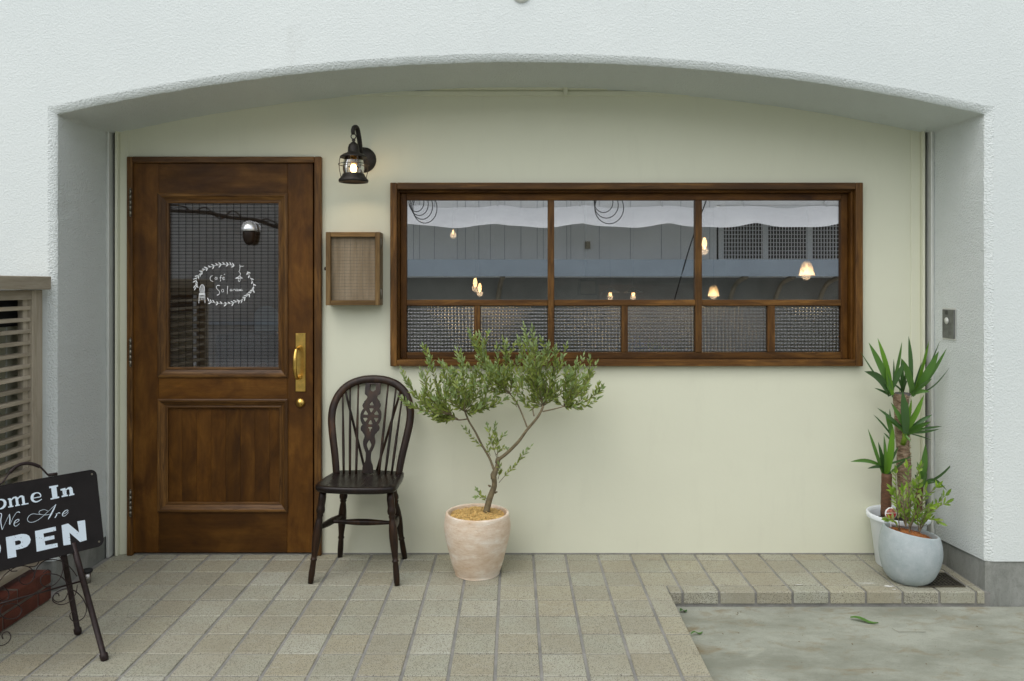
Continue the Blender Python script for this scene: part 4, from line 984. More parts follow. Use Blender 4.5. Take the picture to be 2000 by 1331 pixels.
# yucca in a white pot
YY = -.147; py_ = Vector((PX(1754, YY), YY, 0))
wp = thing('white_planter', 'white plastic lipped planter behind the grey pot in the right corner', 'plant pot', py_)
part(MB().lathe([(0, 0), (.098, 0), (.101, .004), (.128, .225), (.131, .228), (.143, .230), (.1445, .236), (.1445, .252), (.141, .256), (.133, .254), (.126, .24), (.124, .20)], py_, 48), 'shell', M['white'], wp)
part(MB().lathe([(.125, .205), (.06, .212), (0, .215)], py_, 32), 'soil', M['soil'], wp)
yu = thing('yucca_plant', 'tall yucca with three thick canes and sword-shaped leaves in the white planter', 'yucca', py_+Vector((0, 0, .2)))
def C7(u, v, y): return P(1640+u*240/1278, 650+v*250/1331, y)
def C8(u, v, y): return P(1640+u*260/1236, 880+v*280/1331, y)
yb, t, bsd = newmat('ringed_yucca_bark'); v = coords(t)
cc = ramp(t, noise(t, coords(t, (1, 1, 3)), 30, 6, .7, .5), [(.35, (.10,.06,.035)), (.52, (.24,.17,.11)), (.7, (.42,.35,.25))])
t.links.new(cc, bsd.inputs['Base Color']); bsd.inputs['Roughness'].default_value = .85; bump(t, bsd, noise(t, coords(t, (1, 1, 3)), 50, 5, .7), .8, .004)
a, b_ = P(1764, 1010, YY), C7(650, 635, YY); m_ = 44
pts = []; rs = []
for i in range(m_+1):
    t2 = i/m_; q = a.lerp(b_, t2); q.x += .006*sin(t2*5); pts.append(q)
    rs.append((.031+.006*max(0, t2-.75)/.25+.002*sin(t2*20))*(1+.05*(i % 2)))
tk = MB().tube(pts, rs, 20)
part(tk, 'cane', yb, yu)
sc_ = MB()
for _ in range(190):      # torn leaf scars standing off the bark
    t2 = random.uniform(.25, 1); q = a.lerp(b_, t2); an = random.uniform(-pi, 0.3); dd = Vector((cos(an), sin(an), 0)); r_ = .034 if t2 < .8 else .038
    tg = Vector((-dd.y, dd.x, 0)); p_ = q+dd*r_; wv = random.uniform(.006, .016)
    sc_.add([p_-tg*wv-dd*.002, p_+tg*wv-dd*.002, p_+tg*wv*.6+dd*.004+Vector((0,0,.004)), p_-tg*wv*.5+dd*.005+Vector((0,0,.003))], [(0,1,2,3)])
part(sc_, 'leaf_scars', simple('pale_leaf_scar', (.48,.38,.24), .8), yu, kind='stuff')
part(MB().lathe([(0, .006), (.03, .005), (.037, .0), (.038, -.006)], b_, 24), 'cut_top', simple('grey_wax', (.09,.085,.08), .7), yu)
a2_, b2_ = P(1730, 1008, YY-.03), P(1732, 925, YY-.03)
part(MB().tube([a2_.lerp(b2_, i/10) for i in range(11)], [.0235+.001*(i % 2) for i in range(11)], 18), 'cane', M['ybark2'], yu)
a3_, b3_ = P(1793, 1008, YY+.05), P(1796, 945, YY+.05)
part(MB().tube([a3_.lerp(b3_, i/8) for i in range(9)], [.018]*9, 14), 'cane', M['ybark2'], yu)
sh_ = C7(655, 1150, YY-.02)
part(MB().tube([sh_+Vector((0, 0, -.005)), sh_+Vector((.004, -.012, .025)), sh_+Vector((.004, -.012, .06))], [.014, .012, .011], 10), 'shoot', M['shrub'], yu)
def sword(base, tip, w_, bend=0.0, mat='yl1', curl=0.0):
    b = MB(); tip = base+(tip-base)*1.08; w_ *= .92; bend += random.uniform(-.03, .03); d = tip-base; L = d.length; s_ = d.cross(Vector((0, 1, 0)))
    if s_.length < 1e-5: s_ = Vector((1, 0, 0))
    s_.normalize(); n_ = s_.cross(d).normalized()
    if n_.y > 0: n_ = -n_
    s_ = (s_+n_*random.uniform(-.5, .5)).normalized(); sg = 9; vs = []
    for i in range(sg+1):
        t2 = i/sg; ww = w_*(.42+.58*sin(pi*min(1, t2*.95+.08))**.8) if t2 < .5 else w_*max(.0, (1-((t2-.5)/.5)**2.0))
        c_ = base+d*t2+Vector((0, 0, 1))*bend*L*sin(pi*t2)+n_*curl*L*sin(pi*t2)
        e = s_*ww*.5
        vs += [c_-e+n_*ww*.16, c_, c_+e+n_*ww*.16]
    b.add(vs, [(i*3+k, i*3+k+1, i*3+k+4, i*3+k+3) for i in range(sg) for k in (0, 1)], True)
    part(b, 'leaf', M[mat], yu)
def head(base, cf, leaves, dy=0):
    for l in leaves:
        u, v, w_ = l[0], l[1], l[2]; bend = l[3] if len(l) > 3 else .03; mt_ = l[4] if len(l) > 4 else random.choice(('yl1', 'yl1', 'yl3')); yo = l[5] if len(l) > 5 else random.uniform(-.07, .03)
        yt = base.y+yo; yt = min(yt, -.02)
        sword(base+Vector((random.uniform(-.006, .006), random.uniform(-.01, .01), random.uniform(-.01, .012))), cf(u, v, yt), w_, bend, mt_, .03)
head(C7(530, 650, YY-.03), C7, [(318, 140, .034, .0, 'yl1', -.02), (405, 98, .026, .0, 'yl2', .0), (480, 320, .03, 0, 'yl2', -.03), (640, 132, .022, .01, 'yl1', .02), (232, 218, .012, -.05, 'yl3', .0), (275, 420, .036, .12, 'yl3', -.05), (372, 582, .012, .02, 'yl3', -.03), (660, 325, .026, .06, 'yl3', -.05), (600, 400, .014, .0, 'yl1'), (420, 500, .012, .03, 'yl3'), (440, 560, .014, .05, 'yl3', -.05), (560, 300, .016, .0, 'yl3', .05)])
head(C7(755, 650, YY-.02), C7, [(718, 78, .024, .0, 'yl3', -.01), (918, 122, .026, .0, 'yl2', -.02), (1010, 225, .040, -.01, 'yl1', -.04), (1022, 122, .016, -.03, 'yl3', .0), (1090, 195, .022, -.04, 'yl1', -.02), (1118, 378, .010, -.14, 'yl3', -.02), (650, 295, .032, .05, 'yl1', -.05), (945, 490, .026, .05, 'yl1', -.06), (925, 618, .020, .12, 'yl1', -.06), (845, 330, .018, 0, 'yl3', .03), (730, 340, .010, 0, 'yl3', .03), (1000, 240, .014, 0, 'yl2', .02), (700, 480, .012, 0, 'yl3', .02), (860, 420, .02, 0, 'yl1', .03)])
head(C7(650, 630, YY+.02), C7, [(640, 300, .022, 0, 'yl3', .02), (700, 500, .012, .05, 'yl3'), (590, 430, .012, 0, 'yl3'), (680, 420, .016, 0, 'yl3'), (560, 540, .010, .04, 'yl3')])
head(sh_+Vector((.004, -.02, .05)), C7, [(408, 798, .020, .02, 'yl3', -.04), (545, 748, .024, .0, 'yl1', -.03), (652, 632, .040, .0, 'yl3', -.05), (742, 715, .022, .0, 'yl2', -.02), (862, 675, .028, .0, 'yl2', -.01), (942, 868, .024, .05, 'yl3', .0), (1042, 978, .014, .05, 'yl3', -.02), (1012, 1005, .016, -.06, 'yl3', -.04), (938, 1112, .008, .03, 'yl3', .0), (930, 935, .030, .08, 'yl1', -.05), (735, 1130, .012, .02, 'yl1', -.03), (620, 600, .012, 0, 'yl2', .03), (700, 700, .026, 0, 'yl1', .01), (800, 800, .026, .02, 'yl1', -.01), (590, 800, .022, 0, 'yl3', 0), (880, 1000, .02, .06, 'yl1', -.05), (500, 900, .016, .03, 'yl1', 0)])
head(C7(545, 1120, YY-.03), C7, [(365, 870, .012, .04, 'yl3', .0), (475, 835, .020, 0, 'yl1', .0), (520, 815, .014, 0, 'yl3', .02), (462, 1048, .010, .05, 'yl3', 0), (515, 900, .018, 0, 'yl2', .01)])
head(P(1728, 930, YY-.03), C7, [(303, 1030, .018, -.04, 'yl1', -.01), (405, 1160, .024, 0, 'yl3', -.01), (460, 1090, .026, 0, 'yl1', -.03), (545, 1020, .034, 0, 'yl2', -.02), (385, 1290, .016, .02, 'yl3', .01), (560, 1120, .026, 0, 'yl1', -.01), (600, 1200, .02, .02, 'yl3', -.0), (720, 1290, .014, .05, 'yl3', -.06), (470, 1180, .022, 0, 'yl2', -.05)])
head(P(1722, 912, YY-.03), C8, [(118, 108, .020, .10, 'yl1', -.02), (268, 168, .018, .06, 'yl3', -.05), (350, 60, .02, 0, 'yl3', 0), (655, 62, .012, -.02, 'yl3', -.05)])
head(P(1797, 950, YY+.03), C7, [(888, 1188, .034, 0, 'yl1', -.03), (905, 1300, .022, 0, 'yl2', -.01)])
head(P(1800, 950, YY+.0), C8, [(1058, 96, .014, -.10, 'yl3', -.05), (980, 372, .020, .35, 'yl3', -.06), (800, 200, .020, .05, 'yl1', -.06), (880, 300, .012, .05, 'yl1', -.03), (700, 230, .02, .05, 'yl3', -.02), (720, 120, .022, 0, 'yl1', -.04)])

# grey rounded pot with small shrub
pg = Vector((PX(1776, -.35), -.35, 0))
gp_ = thing('round_grey_pot', 'rounded pale grey stoneware pot with slanted rim at the right step edge', 'plant pot', pg)
pr = [(0, .0), (.066, .0), (.082, .006), (.104, .03), (.121, .07), (.131, .115), (.1325, .155), (.128, .195), (.120, .226), (.117, .232), (.112, .2335), (.108, .230), (.106, .21), (.108, .19)]
b = MB().lathe(smoothp(pr, 3), (0, 0, 0), 64, fn=lambda r, h, a: r*(1+.006*sin(3*a+h*14)))
b.v = [(pg.x+v[0]*(1.02)+.006*v[2]/.2, pg.y+v[1], v[2]-(max(0, v[2]-.06)/.17)*v[0]*.17-(max(0, v[2]-.06)/.17)*v[1]*.02) for v in b.v]
part(b, 'shell', M['potgrey'], gp_)
b = MB().lathe([(.108, .200), (.07, .216), (.03, .226), (0, .228)], (0, 0, 0), 40, fn=lambda r, h, a: r*(1+.03*sin(5*a)))
b.v = [(pg.x+v[0]+.006, pg.y+v[1], v[2]-v[0]*.17+.004*mnoise.noise(Vector(v)*40)) for v in b.v]
part(b, 'fibre_mulch', M['coir'], gp_)
cf_ = MB(); fibres(cf_, (0, 0, 0), .100, .100, .204, 380, .0009, .02, .045)
cf_.v = [(pg.x+v[0]+.006, pg.y+v[1], v[2]-v[0]*.17) for v in cf_.v]
part(cf_, 'fibre_strands', M['coir'], gp_, kind='stuff')
sb = thing('small_shrub', 'small light green leafy shrub growing in the rounded grey pot', 'shrub', pg+Vector((0, 0, .21)))
stb = MB(); s1 = MB(); s2 = MB()
ys = -.35
stems = [((560, 740), (530, 480), (520, 215)), ((612, 690), (600, 560), (585, 380)), ((612, 690), (640, 430), (625, 165)), ((612, 690), (600, 560), (690, 330)), ((650, 740), (700, 520), (735, 300)), ((740, 745), (725, 600), (790, 370)), ((650, 745), (640, 600), (660, 420)),
         ((740, 745), (800, 600), (985, 490)), ((740, 745), (850, 560), (980, 420)), ((740, 745), (820, 640), (905, 660)), ((560, 740), (500, 650), (445, 640)), ((612, 690), (560, 560), (500, 420)), ((650, 700), (760, 480), (895, 345)), ((612, 690), (560, 480), (495, 380)), ((640, 690), (760, 560), (850, 520)), ((650, 720), (700, 600), (690, 480)), ((740, 745), (760, 640), (830, 560)), ((612, 690), (680, 400), (740, 170))]
for s_ in stems:
    yt = ys+random.uniform(-.07, .05); pts = [C8(s_[0][0], s_[0][1]+14, ys+random.uniform(-.02, .02)), C8(s_[1][0], s_[1][1], lerp(ys, yt, .6)), C8(s_[2][0], s_[2][1], yt)]
    c_ = [Vector(q) for q in smoothp([tuple(q) for q in pts], 6)]; stb.tube(c_, [lerp(.0026, .0009, i/(len(c_)-1)) for i in range(len(c_))], 5, False)
    for i in range(3, len(c_)):
        d = (c_[i]-c_[i-1]).normalized(); o_ = Matrix.Rotation(random.uniform(0, 6.3), 3, d) @ d.orthogonal().normalized()
        for sg_ in (1, -1):
            if random.random() < .75: leaf(s1 if random.random() < .68 else s2, c_[i], (d*.9+o_*sg_*.8+Vector((0, 0, .2))), random.uniform(.022, .042), random.uniform(.0085, .0125), Vector((random.uniform(-.5, .5), -1, random.uniform(.1, 1))), .12, 3)
    leaf(s1, c_[-1], (c_[-1]-c_[-2]).normalized(), .045, .014, Vector((.1, -1, .3)), .1, 3)
part(stb, 'stems', M['bark'], sb); part(s1, 'foliage', M['shrub'], sb, kind='stuff'); part(s2, 'pale_foliage', M['shrub_v'], sb, kind='stuff')
# round plant tag
p = P(1740, 1003, -.27); pt = thing('plant_tag', 'round white and red plant tag standing at the white planter rim', 'plant tag', p)
part(MB().lathe([(0, -.001), (.0285, -.001), (.029, 0), (.0285, .001), (0, .001)], p, 32, 'y'), 'disc', M['paint'], pt)
part(MB().prism([(.024*cos(a), .024*sin(a)-.001) for a in [pi*1.02+pi*1.0*i/16 for i in range(17)]], lambda u, v, d: (p.x+u, p.y-.0014-d, p.z+v), .0006), 'red_print', simple('red_print', (.5,.03,.04), .4), pt)
part(MB().prism([(.022*cos(a), .022*sin(a)+.002) for a in [pi*.02+pi*.96*i/16 for i in range(17)]], lambda u, v, d: (p.x+u, p.y-.0014-d, p.z+v), .0006), 'pink_print', simple('pink_print', (.55,.22,.16), .4, 0, .7, 120), pt)
part(MB().box(p.x-.002, p.x+.002, p.y-.0008, p.y+.0008, .19, p.z-.028), 'stake', M['paint'], pt)

# ------------------------------------------------------------ brick planter and louvred screen at the left
bp = thing('brick_planter', 'low red brick base under the louvred screen at the left edge', 'brick base', (-2.6, -1.2, 0))
BX = -2.03; bl_ = .215; bh = .0575
part(MB().box(-3.3, BX-.006, -1.40, -.572, -.02, .131), 'mortar_core', M['mortar'], bp)
bc = {}
def brick(xc, yc, zc, lx, ly, lz):
    key = (round(lx, 3), round(ly, 3), round(lz, 3))
    if key not in bc:
        me = MB().box(-lx/2, lx/2, -ly/2, ly/2, -lz/2, lz/2, .003).mesh('brick'); me.materials.append(M['brick']); bc[key] = me
    o = link('brick', bc[key], bp, Vector((xc+random.uniform(-.001, .001), yc, zc))-Vector(bp.location)); o.rotation_euler = (0, random.uniform(-.006, .006), random.uniform(-.004, .004))
for crs, off in ((0, .092), (1, .228)):
    z = .035+crs*.0685
    y = -.568; first = True
    while y > -1.36:
        l = off-.010 if first else bl_
        brick(BX-.05, y-l/2, z, .1, l, bh); y -= l+.011; first = False
# end bricks facing the camera side are hidden; cap bricks on top
y = -.57
while y > -1.36:
    brick(BX-.165, y-.05, .1035, .105, .10, bh); y -= .111
LX = -2.102
sc = thing('louvred_screen', 'weathered pale wooden louvred screen on the brick base at the left edge', 'louvred screen', (LX-.1, -.9, .13))
Ye = -.512
def sv(x0, x1, y0, y1, z0, z1, nm, m, c=.002): return part(MB().box(x0, x1, y0, y1, z0, z1, c), nm, m, sc)
sv(LX-.06, LX, Ye-.072, Ye, .19, 1.358, 'post', M['louvre_z'])
sv(LX-.045, LX-.02, Ye-.105, Ye-.0723, .19, 1.357, 'inner_post', M['louvre_z'])
sv(LX-.14, LX+.034, -1.35, Ye+.008, 1.36, 1.418, 'cap_board', M['louvre_y'], .003)
sv(LX-.05, LX-.002, -1.27, Ye-.0724, 1.316, 1.3585, 'top_rail', M['louvre_y'])
sv(LX-.06, LX+.02, -1.27, Ye+.004, .155, .1895, 'bottom_rail', M['louvre_y'])
z = .215
i = 0
while z < 1.30:
    o = part(MB().box(LX-.045, LX-.008, -1.27, Ye-.0726, z, z+.0165, .001), 'slat', M['louvre_y'], sc, origin=(LX, -.9, z)); z += .0503
sv(LX-.06, LX, -1.33, -1.2703, .19, 1.358, 'post', M['louvre_z'])
panelm = simple('pale_green_panel', (.40,.40,.30), .6, 0, .1, 3)
sv(LX-.095, LX-.08, -1.27, Ye-.02, .19, 1.20, 'back_panel', panelm)
for y in (-.64, -.79, -.94, -1.09): sv(LX-.0798, LX-.076, y-.004, y+.004, .19, 1.199, 'panel_seam', M['rail'], 0)
sv(LX-.095, LX-.08, -1.27, Ye-.02, 1.2005, 1.35, 'dark_panel', M['darkroom'])
sv(LX-.18, LX-.10, -1.27, Ye-.05, .1316, .1545, 'gap_shade_block', M['dark'], 0)  # solid dark block standing in for the shade under the bottom rail

# small bollard / floor pipe
p = P(172, 1140, 0); Yp = 2070/(1138-557)-DW; p = Vector((PX(171, Yp), Yp, 0))
fp = thing('door_stop', 'short grey metal door stop with black rubber cap near the left wall foot', 'door stop', p)
part(MB().lathe([(0, .0), (.015, .0), (.015, .047), (0, .047)], p, 20), 'post', M['steel'], fp)
part(MB().lathe([(0, .0472), (.020, .0472), (.0225, .051), (.0225, .058), (.019, .062), (.010, .060), (0, .060)], p, 24), 'cap', M['black'], fp)

# ------------------------------------------------------------ sandwich sign
U = Vector((.64, .768, 0)).normalized(); Nn = Vector((.768, -.64, 0)).normalized()
BR = Vector((-1.552, 2.907-DW, .396)); TR = Vector((-1.552-.768*.0736, 2.907+.64*.0736-DW, .671))
Vv = (TR-BR); HB = Vv.length; Vv.normalize(); n_b = U.cross(Vv).normalized()
if n_b.dot(Vector((0, -1, 0))) < 0: n_b = -n_b
sg = thing('standing_sign', 'black metal standing sign reading Welcome In We Are OPEN, at left', 'sign', (BR.x-.2, BR.y-.2, 0))
def bfn(u, v, d): return BR-U*u+Vv*v+n_b*d      # u from the right edge
def rrect(w_, h_, r, n_=6):
    out = []
    for cx_, cy_, a0 in ((r, r, pi), (w_-r, r, 1.5*pi), (w_-r, h_-r, 0), (r, h_-r, .5*pi)):
        for i in range(n_+1): a = a0+pi/2*i/n_; out.append((cx_+r*cos(a), cy_+r*sin(a)))
    return out
BWd = .52
b = MB(); pts = rrect(BWd, HB, .022); nn = len(pts)
vs = [bfn(u, v, 0) for u, v in pts]+[bfn(u, v, -.003) for u, v in pts]
b.add(vs, [tuple(range(nn)), tuple(range(nn, 2*nn))[::-1]]+[(i, i+nn, (i+1) % nn+nn, (i+1) % nn) for i in range(nn)])
b.tube([bfn(u, v, -.0015) for u, v in pts+pts[:1]], .0022, 6, False)
part(b, 'board', M['sign'], sg)
scw = MB()
for u, v in ((.016, .016), (.016, HB-.016), (BWd-.016, .016), (BWd-.016, HB-.016)): 
    for q in range(1): scw.tube([bfn(u, v, 0), bfn(u, v, .0016)], [.004, .003], 10)
part(scw, 'screws', M['hinge'], sg)
# painted lettering traced in the photograph's own outlines
bpaint, t, bsd = newmat('worn_white_sign_paint'); v = coords(t)
vo = N(t, 'ShaderNodeTexVoronoi', feature='F1', Scale=260.0); t.links.new(v, vo.inputs['Vector'])
sp_ = ramp(t, vo.outputs['Distance'], [(.28, (1,1,1)), (.36, (0,0,0))]); pk = ramp(t, vo.outputs['Color'], [(.76, (0,0,0)), (.80, (1,1,1))])
ms = mixc(t, (0,0,0), sp_, pk); ms = mixc(t, (0,0,0), ms, ramp(t, noise(t, v, 22, 2, .5), [(.45, (0,0,0)), (.55, (1,1,1))]))
t.links.new(mixc(t, (.62,.72,.80), (.02,.02,.02), ms), bsd.inputs['Base Color']); bsd.inputs['Roughness'].default_value = .55
def sfn(u, v, d):
    q = ray_plane(u/5.786, 890+v/5.786, BR+n_b*(.0006+d), n_b); return q
txt = MB()
def glyph(outs):      # outline in crop coords, with holes
    vs_, fs_ = filled([[(x, -y) for x, y in o_] for o_ in outs], 0)
    lay_n[0] += 1; dd = .00003*(lay_n[0] % 8)
    txt.add([sfn(q.x, -q.y, dd) for q in vs_], fs_)
glyph([[(695,790),(770,768),(895,872),(873,745),(960,730),(980,955),(905,978),(785,872),(800,1005),(718,1018)]])
glyph([[(395,855),(628,803),(634,850),(490,882),(497,925),(612,902),(617,943),(505,968),(513,1015),(648,990),(654,1034),(415,1088)]])
glyph([[(65,925),(240,887),(290,888),(330,908),(347,950),(338,990),(305,1030),(250,1052),(178,1067),(187,1145),(88,1165)], [(168,968),(215,958),(236,970),(238,990),(222,1005),(175,1016)]])
glyph([[(-118+128*cos(a), 1078+118*sin(a)-26*cos(a)) for a in [2*pi*i/36 for i in range(36)]], [(-118+48*cos(a), 1078+62*sin(a)-8*cos(a)) for a in [2*pi*i/28 for i in range(28)]]])
glyph([[(555,350),(655,333),(657,350),(637,356),(650,466),(668,463),(670,480),(572,500),(570,485),(592,480),(578,368),(557,371)]])
glyph([[(683,380),(738,366),(742,385),(770,360),(800,354),(818,370),(827,430),(838,428),(840,445),(780,458),(778,444),(790,440),(783,387),(768,380),(750,394),(754,446),(766,443),(768,458),(698,472),(696,456),(712,452),(705,395),(685,398)]])
def st(pts, w_=None, sm=True): stroke(txt, pts, sfn, w_, sm)
st([(372,484,9),(425,473,9),(458,465,11),(456,440,14),(435,424,13),(405,424,12),(374,442,26),(362,478,34),(372,510,26),(405,524,16),(440,514,12),(474,492,7)])
for x_, y_ in ((112, 488), (186, 474), (258, 462)): st([(x_, y_, 30), (x_+13, y_+92, 30)], None, False)
for s_ in ([(88,494),(118,488)], [(92,584),(152,573)], [(172,569),(226,559)], [(243,557),(322,542)]): st([(a[0], a[1], 13) for a in s_], None, False)
st([(126,508,10),(150,480,16),(178,474,22),(190,492,30)]); st([(200,494,10),(222,468,16),(250,462,22),(262,480,30)])
st([(0+58*cos(a), 552+52*sin(a)-10*cos(a), 12+20*abs(cos(a))) for a in [2*pi*i/24 for i in range(25)]], None, False)
st([(-92,560,12),(-105,540,18),(-135,535,14),(-165,560,28),(-168,600,30),(-145,630,14),(-100,622,9)])     # c
st([(-235,480,28),(-215,632,28)], None, False); st([(-255,484,12),(-222,478,12)], None, False); st([(-245,640,12),(-190,628,12)], None, False)      # l
st([(-340,612,9),(-300,603,9),(-275,596,11),(-278,572,14),(-300,560,13),(-330,575,24),(-342,610,32),(-325,645,18),(-275,635,8)])    # e
st([(-505,560,26),(-468,690,22)], None, False); st([(-468,690,12),(-440,570,12)], None, False); st([(-445,560,26),(-405,676,22)], None, False); st([(-405,676,12),(-375,540,12)], None, False)     # W
# script line
st([(-70,740,3),(-75,700,4),(-40,668,5),(0,655,8),(18,668,9),(8,740,11),(22,828,8),(30,828,4),(70,740,3.5),(108,662,4)])
st([(108,662,6),(112,720,12),(108,775,9),(118,770,4),(150,700,3.5),(185,648,5),(212,638,9),(224,648,8)])
st([(160,768,4),(195,752,5),(216,732,6),(206,722,6),(178,735,8),(160,765,10),(162,792,8),(185,798,5),(222,768,3.5)])
st([(468,668,3),(420,664,4),(370,660,5),(328,684,5),(310,722,5),(330,752,5),(385,750,5),(455,712,4),(520,655,3.5),(580,600,3.5),(633,552,4)])
st([(633,552,5),(610,600,13),(585,650,16),(560,695,14),(545,722,6)])
st([(572,662,3),(520,672,4),(465,668,4),(440,650,4),(455,624,5),(500,612,4),(538,626,4)])
st([(632,655,6),(640,672,10),(620,705,9)]); st([(622,698,3),(645,662,4),(662,648,9),(680,652,10)])
st([(706,668,4),(740,652,5),(768,628,6),(760,616,6),(732,628,8),(708,658,10),(708,682,8),(735,682,5),(774,642,3.5)])
part(txt, 'lettering', bpaint, sg, label='white painted words Welcome In, We Are, OPEN')
# handle
b = MB(); hp_ = [(0, 240), (-30, 330), (30, 320), (60, 270), (110, 190), (200, 110), (280, 85), (370, 92), (450, 120), (510, 180), (545, 222), (600, 215), (640, 205)]
hp_ = [sfn(u, v, -.004) for u, v in ((-60, 350), (10, 318), (55, 270), (110, 190), (190, 120), (280, 90), (370, 98), (450, 128), (505, 180), (548, 222), (600, 216), (645, 208))]
b.tube([Vector(q) for q in smoothp([tuple(q) for q in hp_], 5)], .0032, 8)
gp2 = [Vector(q) for q in smoothp([tuple(q) for q in hp_[3:8]], 14)]
b.tube(gp2, [.0058+.0008*(i % 2) for i in range(len(gp2))], 8)
b.tube([hp_[-3], hp_[-1]], .006, 8)
part(b, 'handle', M['signleg'], sg)
# legs
def legfoot(top, foot, r=.0105):
    top, foot = Vector(top), Vector(foot)
    b = MB().tube([top, top.lerp(foot, .3), foot+(top-foot)*.06, foot+(top-foot)*.055, foot+(top-foot)*.015, foot], [r, r, r*.95, r*1.35, r*1.35, r*1.2], 12)
    part(b, 'leg', M['signleg'], sg)
def onb(px, py, d=-.008): return ray_plane(px, py, BR+n_b*d, n_b)
ft = Vector((-1.504, 2.824-DW, 0)); tp = onb(142, 1060)
legfoot(tp, ft)
bt = Vector((-1.725, 3.04-DW, 0)); tpb = Vector((PX(120, 2.93-DW), 2.93-DW, PZ(1060, 2.93-DW)))
legfoot(tpb, bt)
d_ = -U*.34
legfoot(tp+d_, ft+d_-U*.05); legfoot(tpb+d_, bt+d_-U*.05)
part(MB().tube([tp, tpb], .006, 8).tube([tp+d_, tpb+d_], .006, 8).tube([tp+Vector((0,0,.0)), tp+d_], .005, 8), 'brace', M['signleg'], sg)
# scrolled ironwork on the leg plane (crop 3 coords: origin (0,1050), 4.736 px per px)
lp0 = (tp+ft)/2; ln = (ft-tp).cross(U).normalized()
def kfn(u, v): return ray_plane(u/4.736, 1050+v/4.736, lp0, ln)
curls = [[(0, 400), (60, 330), (150, 275), (240, 265), (300, 300), (318, 350), (290, 410), (235, 437), (190, 420), (178, 385), (200, 358), (235, 360)],
         [(710, 360), (660, 290), (580, 225), (480, 205), (400, 222), (345, 280), (322, 340), (318, 372)],
         [(580, 175), (585, 280), (560, 370), (500, 440), (430, 458), (385, 435), (375, 390), (400, 350), (470, 338), (550, 355), (610, 410), (632, 490), (600, 570), (540, 598), (495, 575), (500, 530), (535, 518), (548, 545)],
         [(715, 440), (700, 520), (650, 590), (570, 622), (500, 600), (485, 560), (520, 510), (600, 478), (690, 495), (760, 560), (800, 650), (775, 740), (700, 782), (655, 755), (648, 710), (680, 685), (705, 705)],
         [(0, 470), (50, 475), (82, 520), (70, 570), (20, 590), (-30, 560)], [(0, 700), (20, 640), (90, 612), (170, 630), (200, 680), (160, 740), (80, 755), (20, 730), (0, 690)],
         [(-40, 990), (20, 1000), (80, 965), (100, 915), (75, 875), (35, 880), (18, 910), (28, 940)], [(400, 330), (440, 300), (470, 320), (465, 355)], [(550, 175), (575, 215), (585, 290)], [(80, 295), (110, 312), (160, 310)], [(360, 225), (330, 265), (270, 270)]]
for c_ in curls: part(MB().tube([Vector(q) for q in smoothp([tuple(kfn(u, v)) for u, v in c_], 5)], .0018, 6, True), 'iron_scroll', M['signleg'], sg)
part(MB().tube([lp0+(tp-lp0)*.35, lp0+(tp-lp0)*.35+d_*1.02], .0035, 6), 'crossbar', M['signleg'], sg)

# ------------------------------------------------------------ fallen leaves and twig on the concrete
def flat_leaf(px, py, L, w_, ang, lab, mat='yl1'):
    Y = F*(H-GZ)/(py-CY)-DW; p = Vector((PX(px, Y), Y, GZ+.004)); b = MB(); vs = []
    for i in range(7):
        t2 = i/6; ww = w_*sin(pi*min(1, t2*.9+.1))**.7*(1 if i < 6 else 0); x = (t2-.5)*L; z = .006*sin(pi*t2*2)+.004
        vs += [Vector((x, -ww/2, z+.003)), Vector((x, .004*sin(t2*6), z)), Vector((x, ww/2, z+.004))]
    vs = [p+Matrix.Rotation(ang, 3, 'Z') @ v for v in vs]
    b.add(vs, [(i*3+k, i*3+k+1, i*3+k+4, i*3+k+3) for i in range(6) for k in (0, 1)], True)
    o = b.build('fallen_leaf', M[mat], None, p); tag(o, lab, 'fallen leaf', 'fallen leaves on the concrete')
flat_leaf(1688, 1216, .11, .026, radians(-28), 'long green fallen leaf lying alone in the middle of the concrete', 'yl1')
flat_leaf(1335, 1197, .035, .022, radians(20), 'small crumpled fallen leaf in the corner under the tiled step', 'yl3')
flat_leaf(1361, 1241, .055, .012, radians(20), 'narrow curled fallen leaf against the tile edge', 'yl1')
Y = F*(H-GZ)/(1236-CY)-DW
o = MB().tube([P(1742, 1222, Y+.03)+Vector((0,0,0)), P(1755, 1234, Y), P(1775, 1237, Y), P(1808, 1235, Y)], .0012, 5)
o.v = [(v[0], v[1], GZ+.003+abs(v[2]-P(1755, 1234, Y).z)*.1) for v in o.v]
tag(o.build('dry_twig', M['bark'], None, (PX(1775, Y), Y, GZ)), 'thin dry twig lying on the concrete right of the fallen leaf', 'twig')

lt = MB()
for i in range(150):
    if i % 3: x_, y_, z_ = TE+.02+abs(random.gauss(0, .7)), YF-.02-abs(random.gauss(0, .30)), GZ+.0005
    else: x_, y_, z_ = random.uniform(-2.0, 2.0), -abs(random.gauss(0, .03))-.006, .0012
    if x_ > XR-.02 and i % 3 == 0: continue
    r_ = random.uniform(.0015, .006); a = random.uniform(0, 6.3)
    lt.add([(x_+r_*cos(a), y_+r_*sin(a), z_), (x_+r_*.5*cos(a+2), y_+r_*.5*sin(a+2), z_+r_*.4), (x_+r_*.9*cos(a+3.6), y_+r_*.6*sin(a+3.6), z_+.0004)], [(0,1,2)])
o = lt.build('ground_litter', simple('litter_brown', (.12,.085,.04), .9, 0, .6, 90)); o['kind'] = 'stuff'
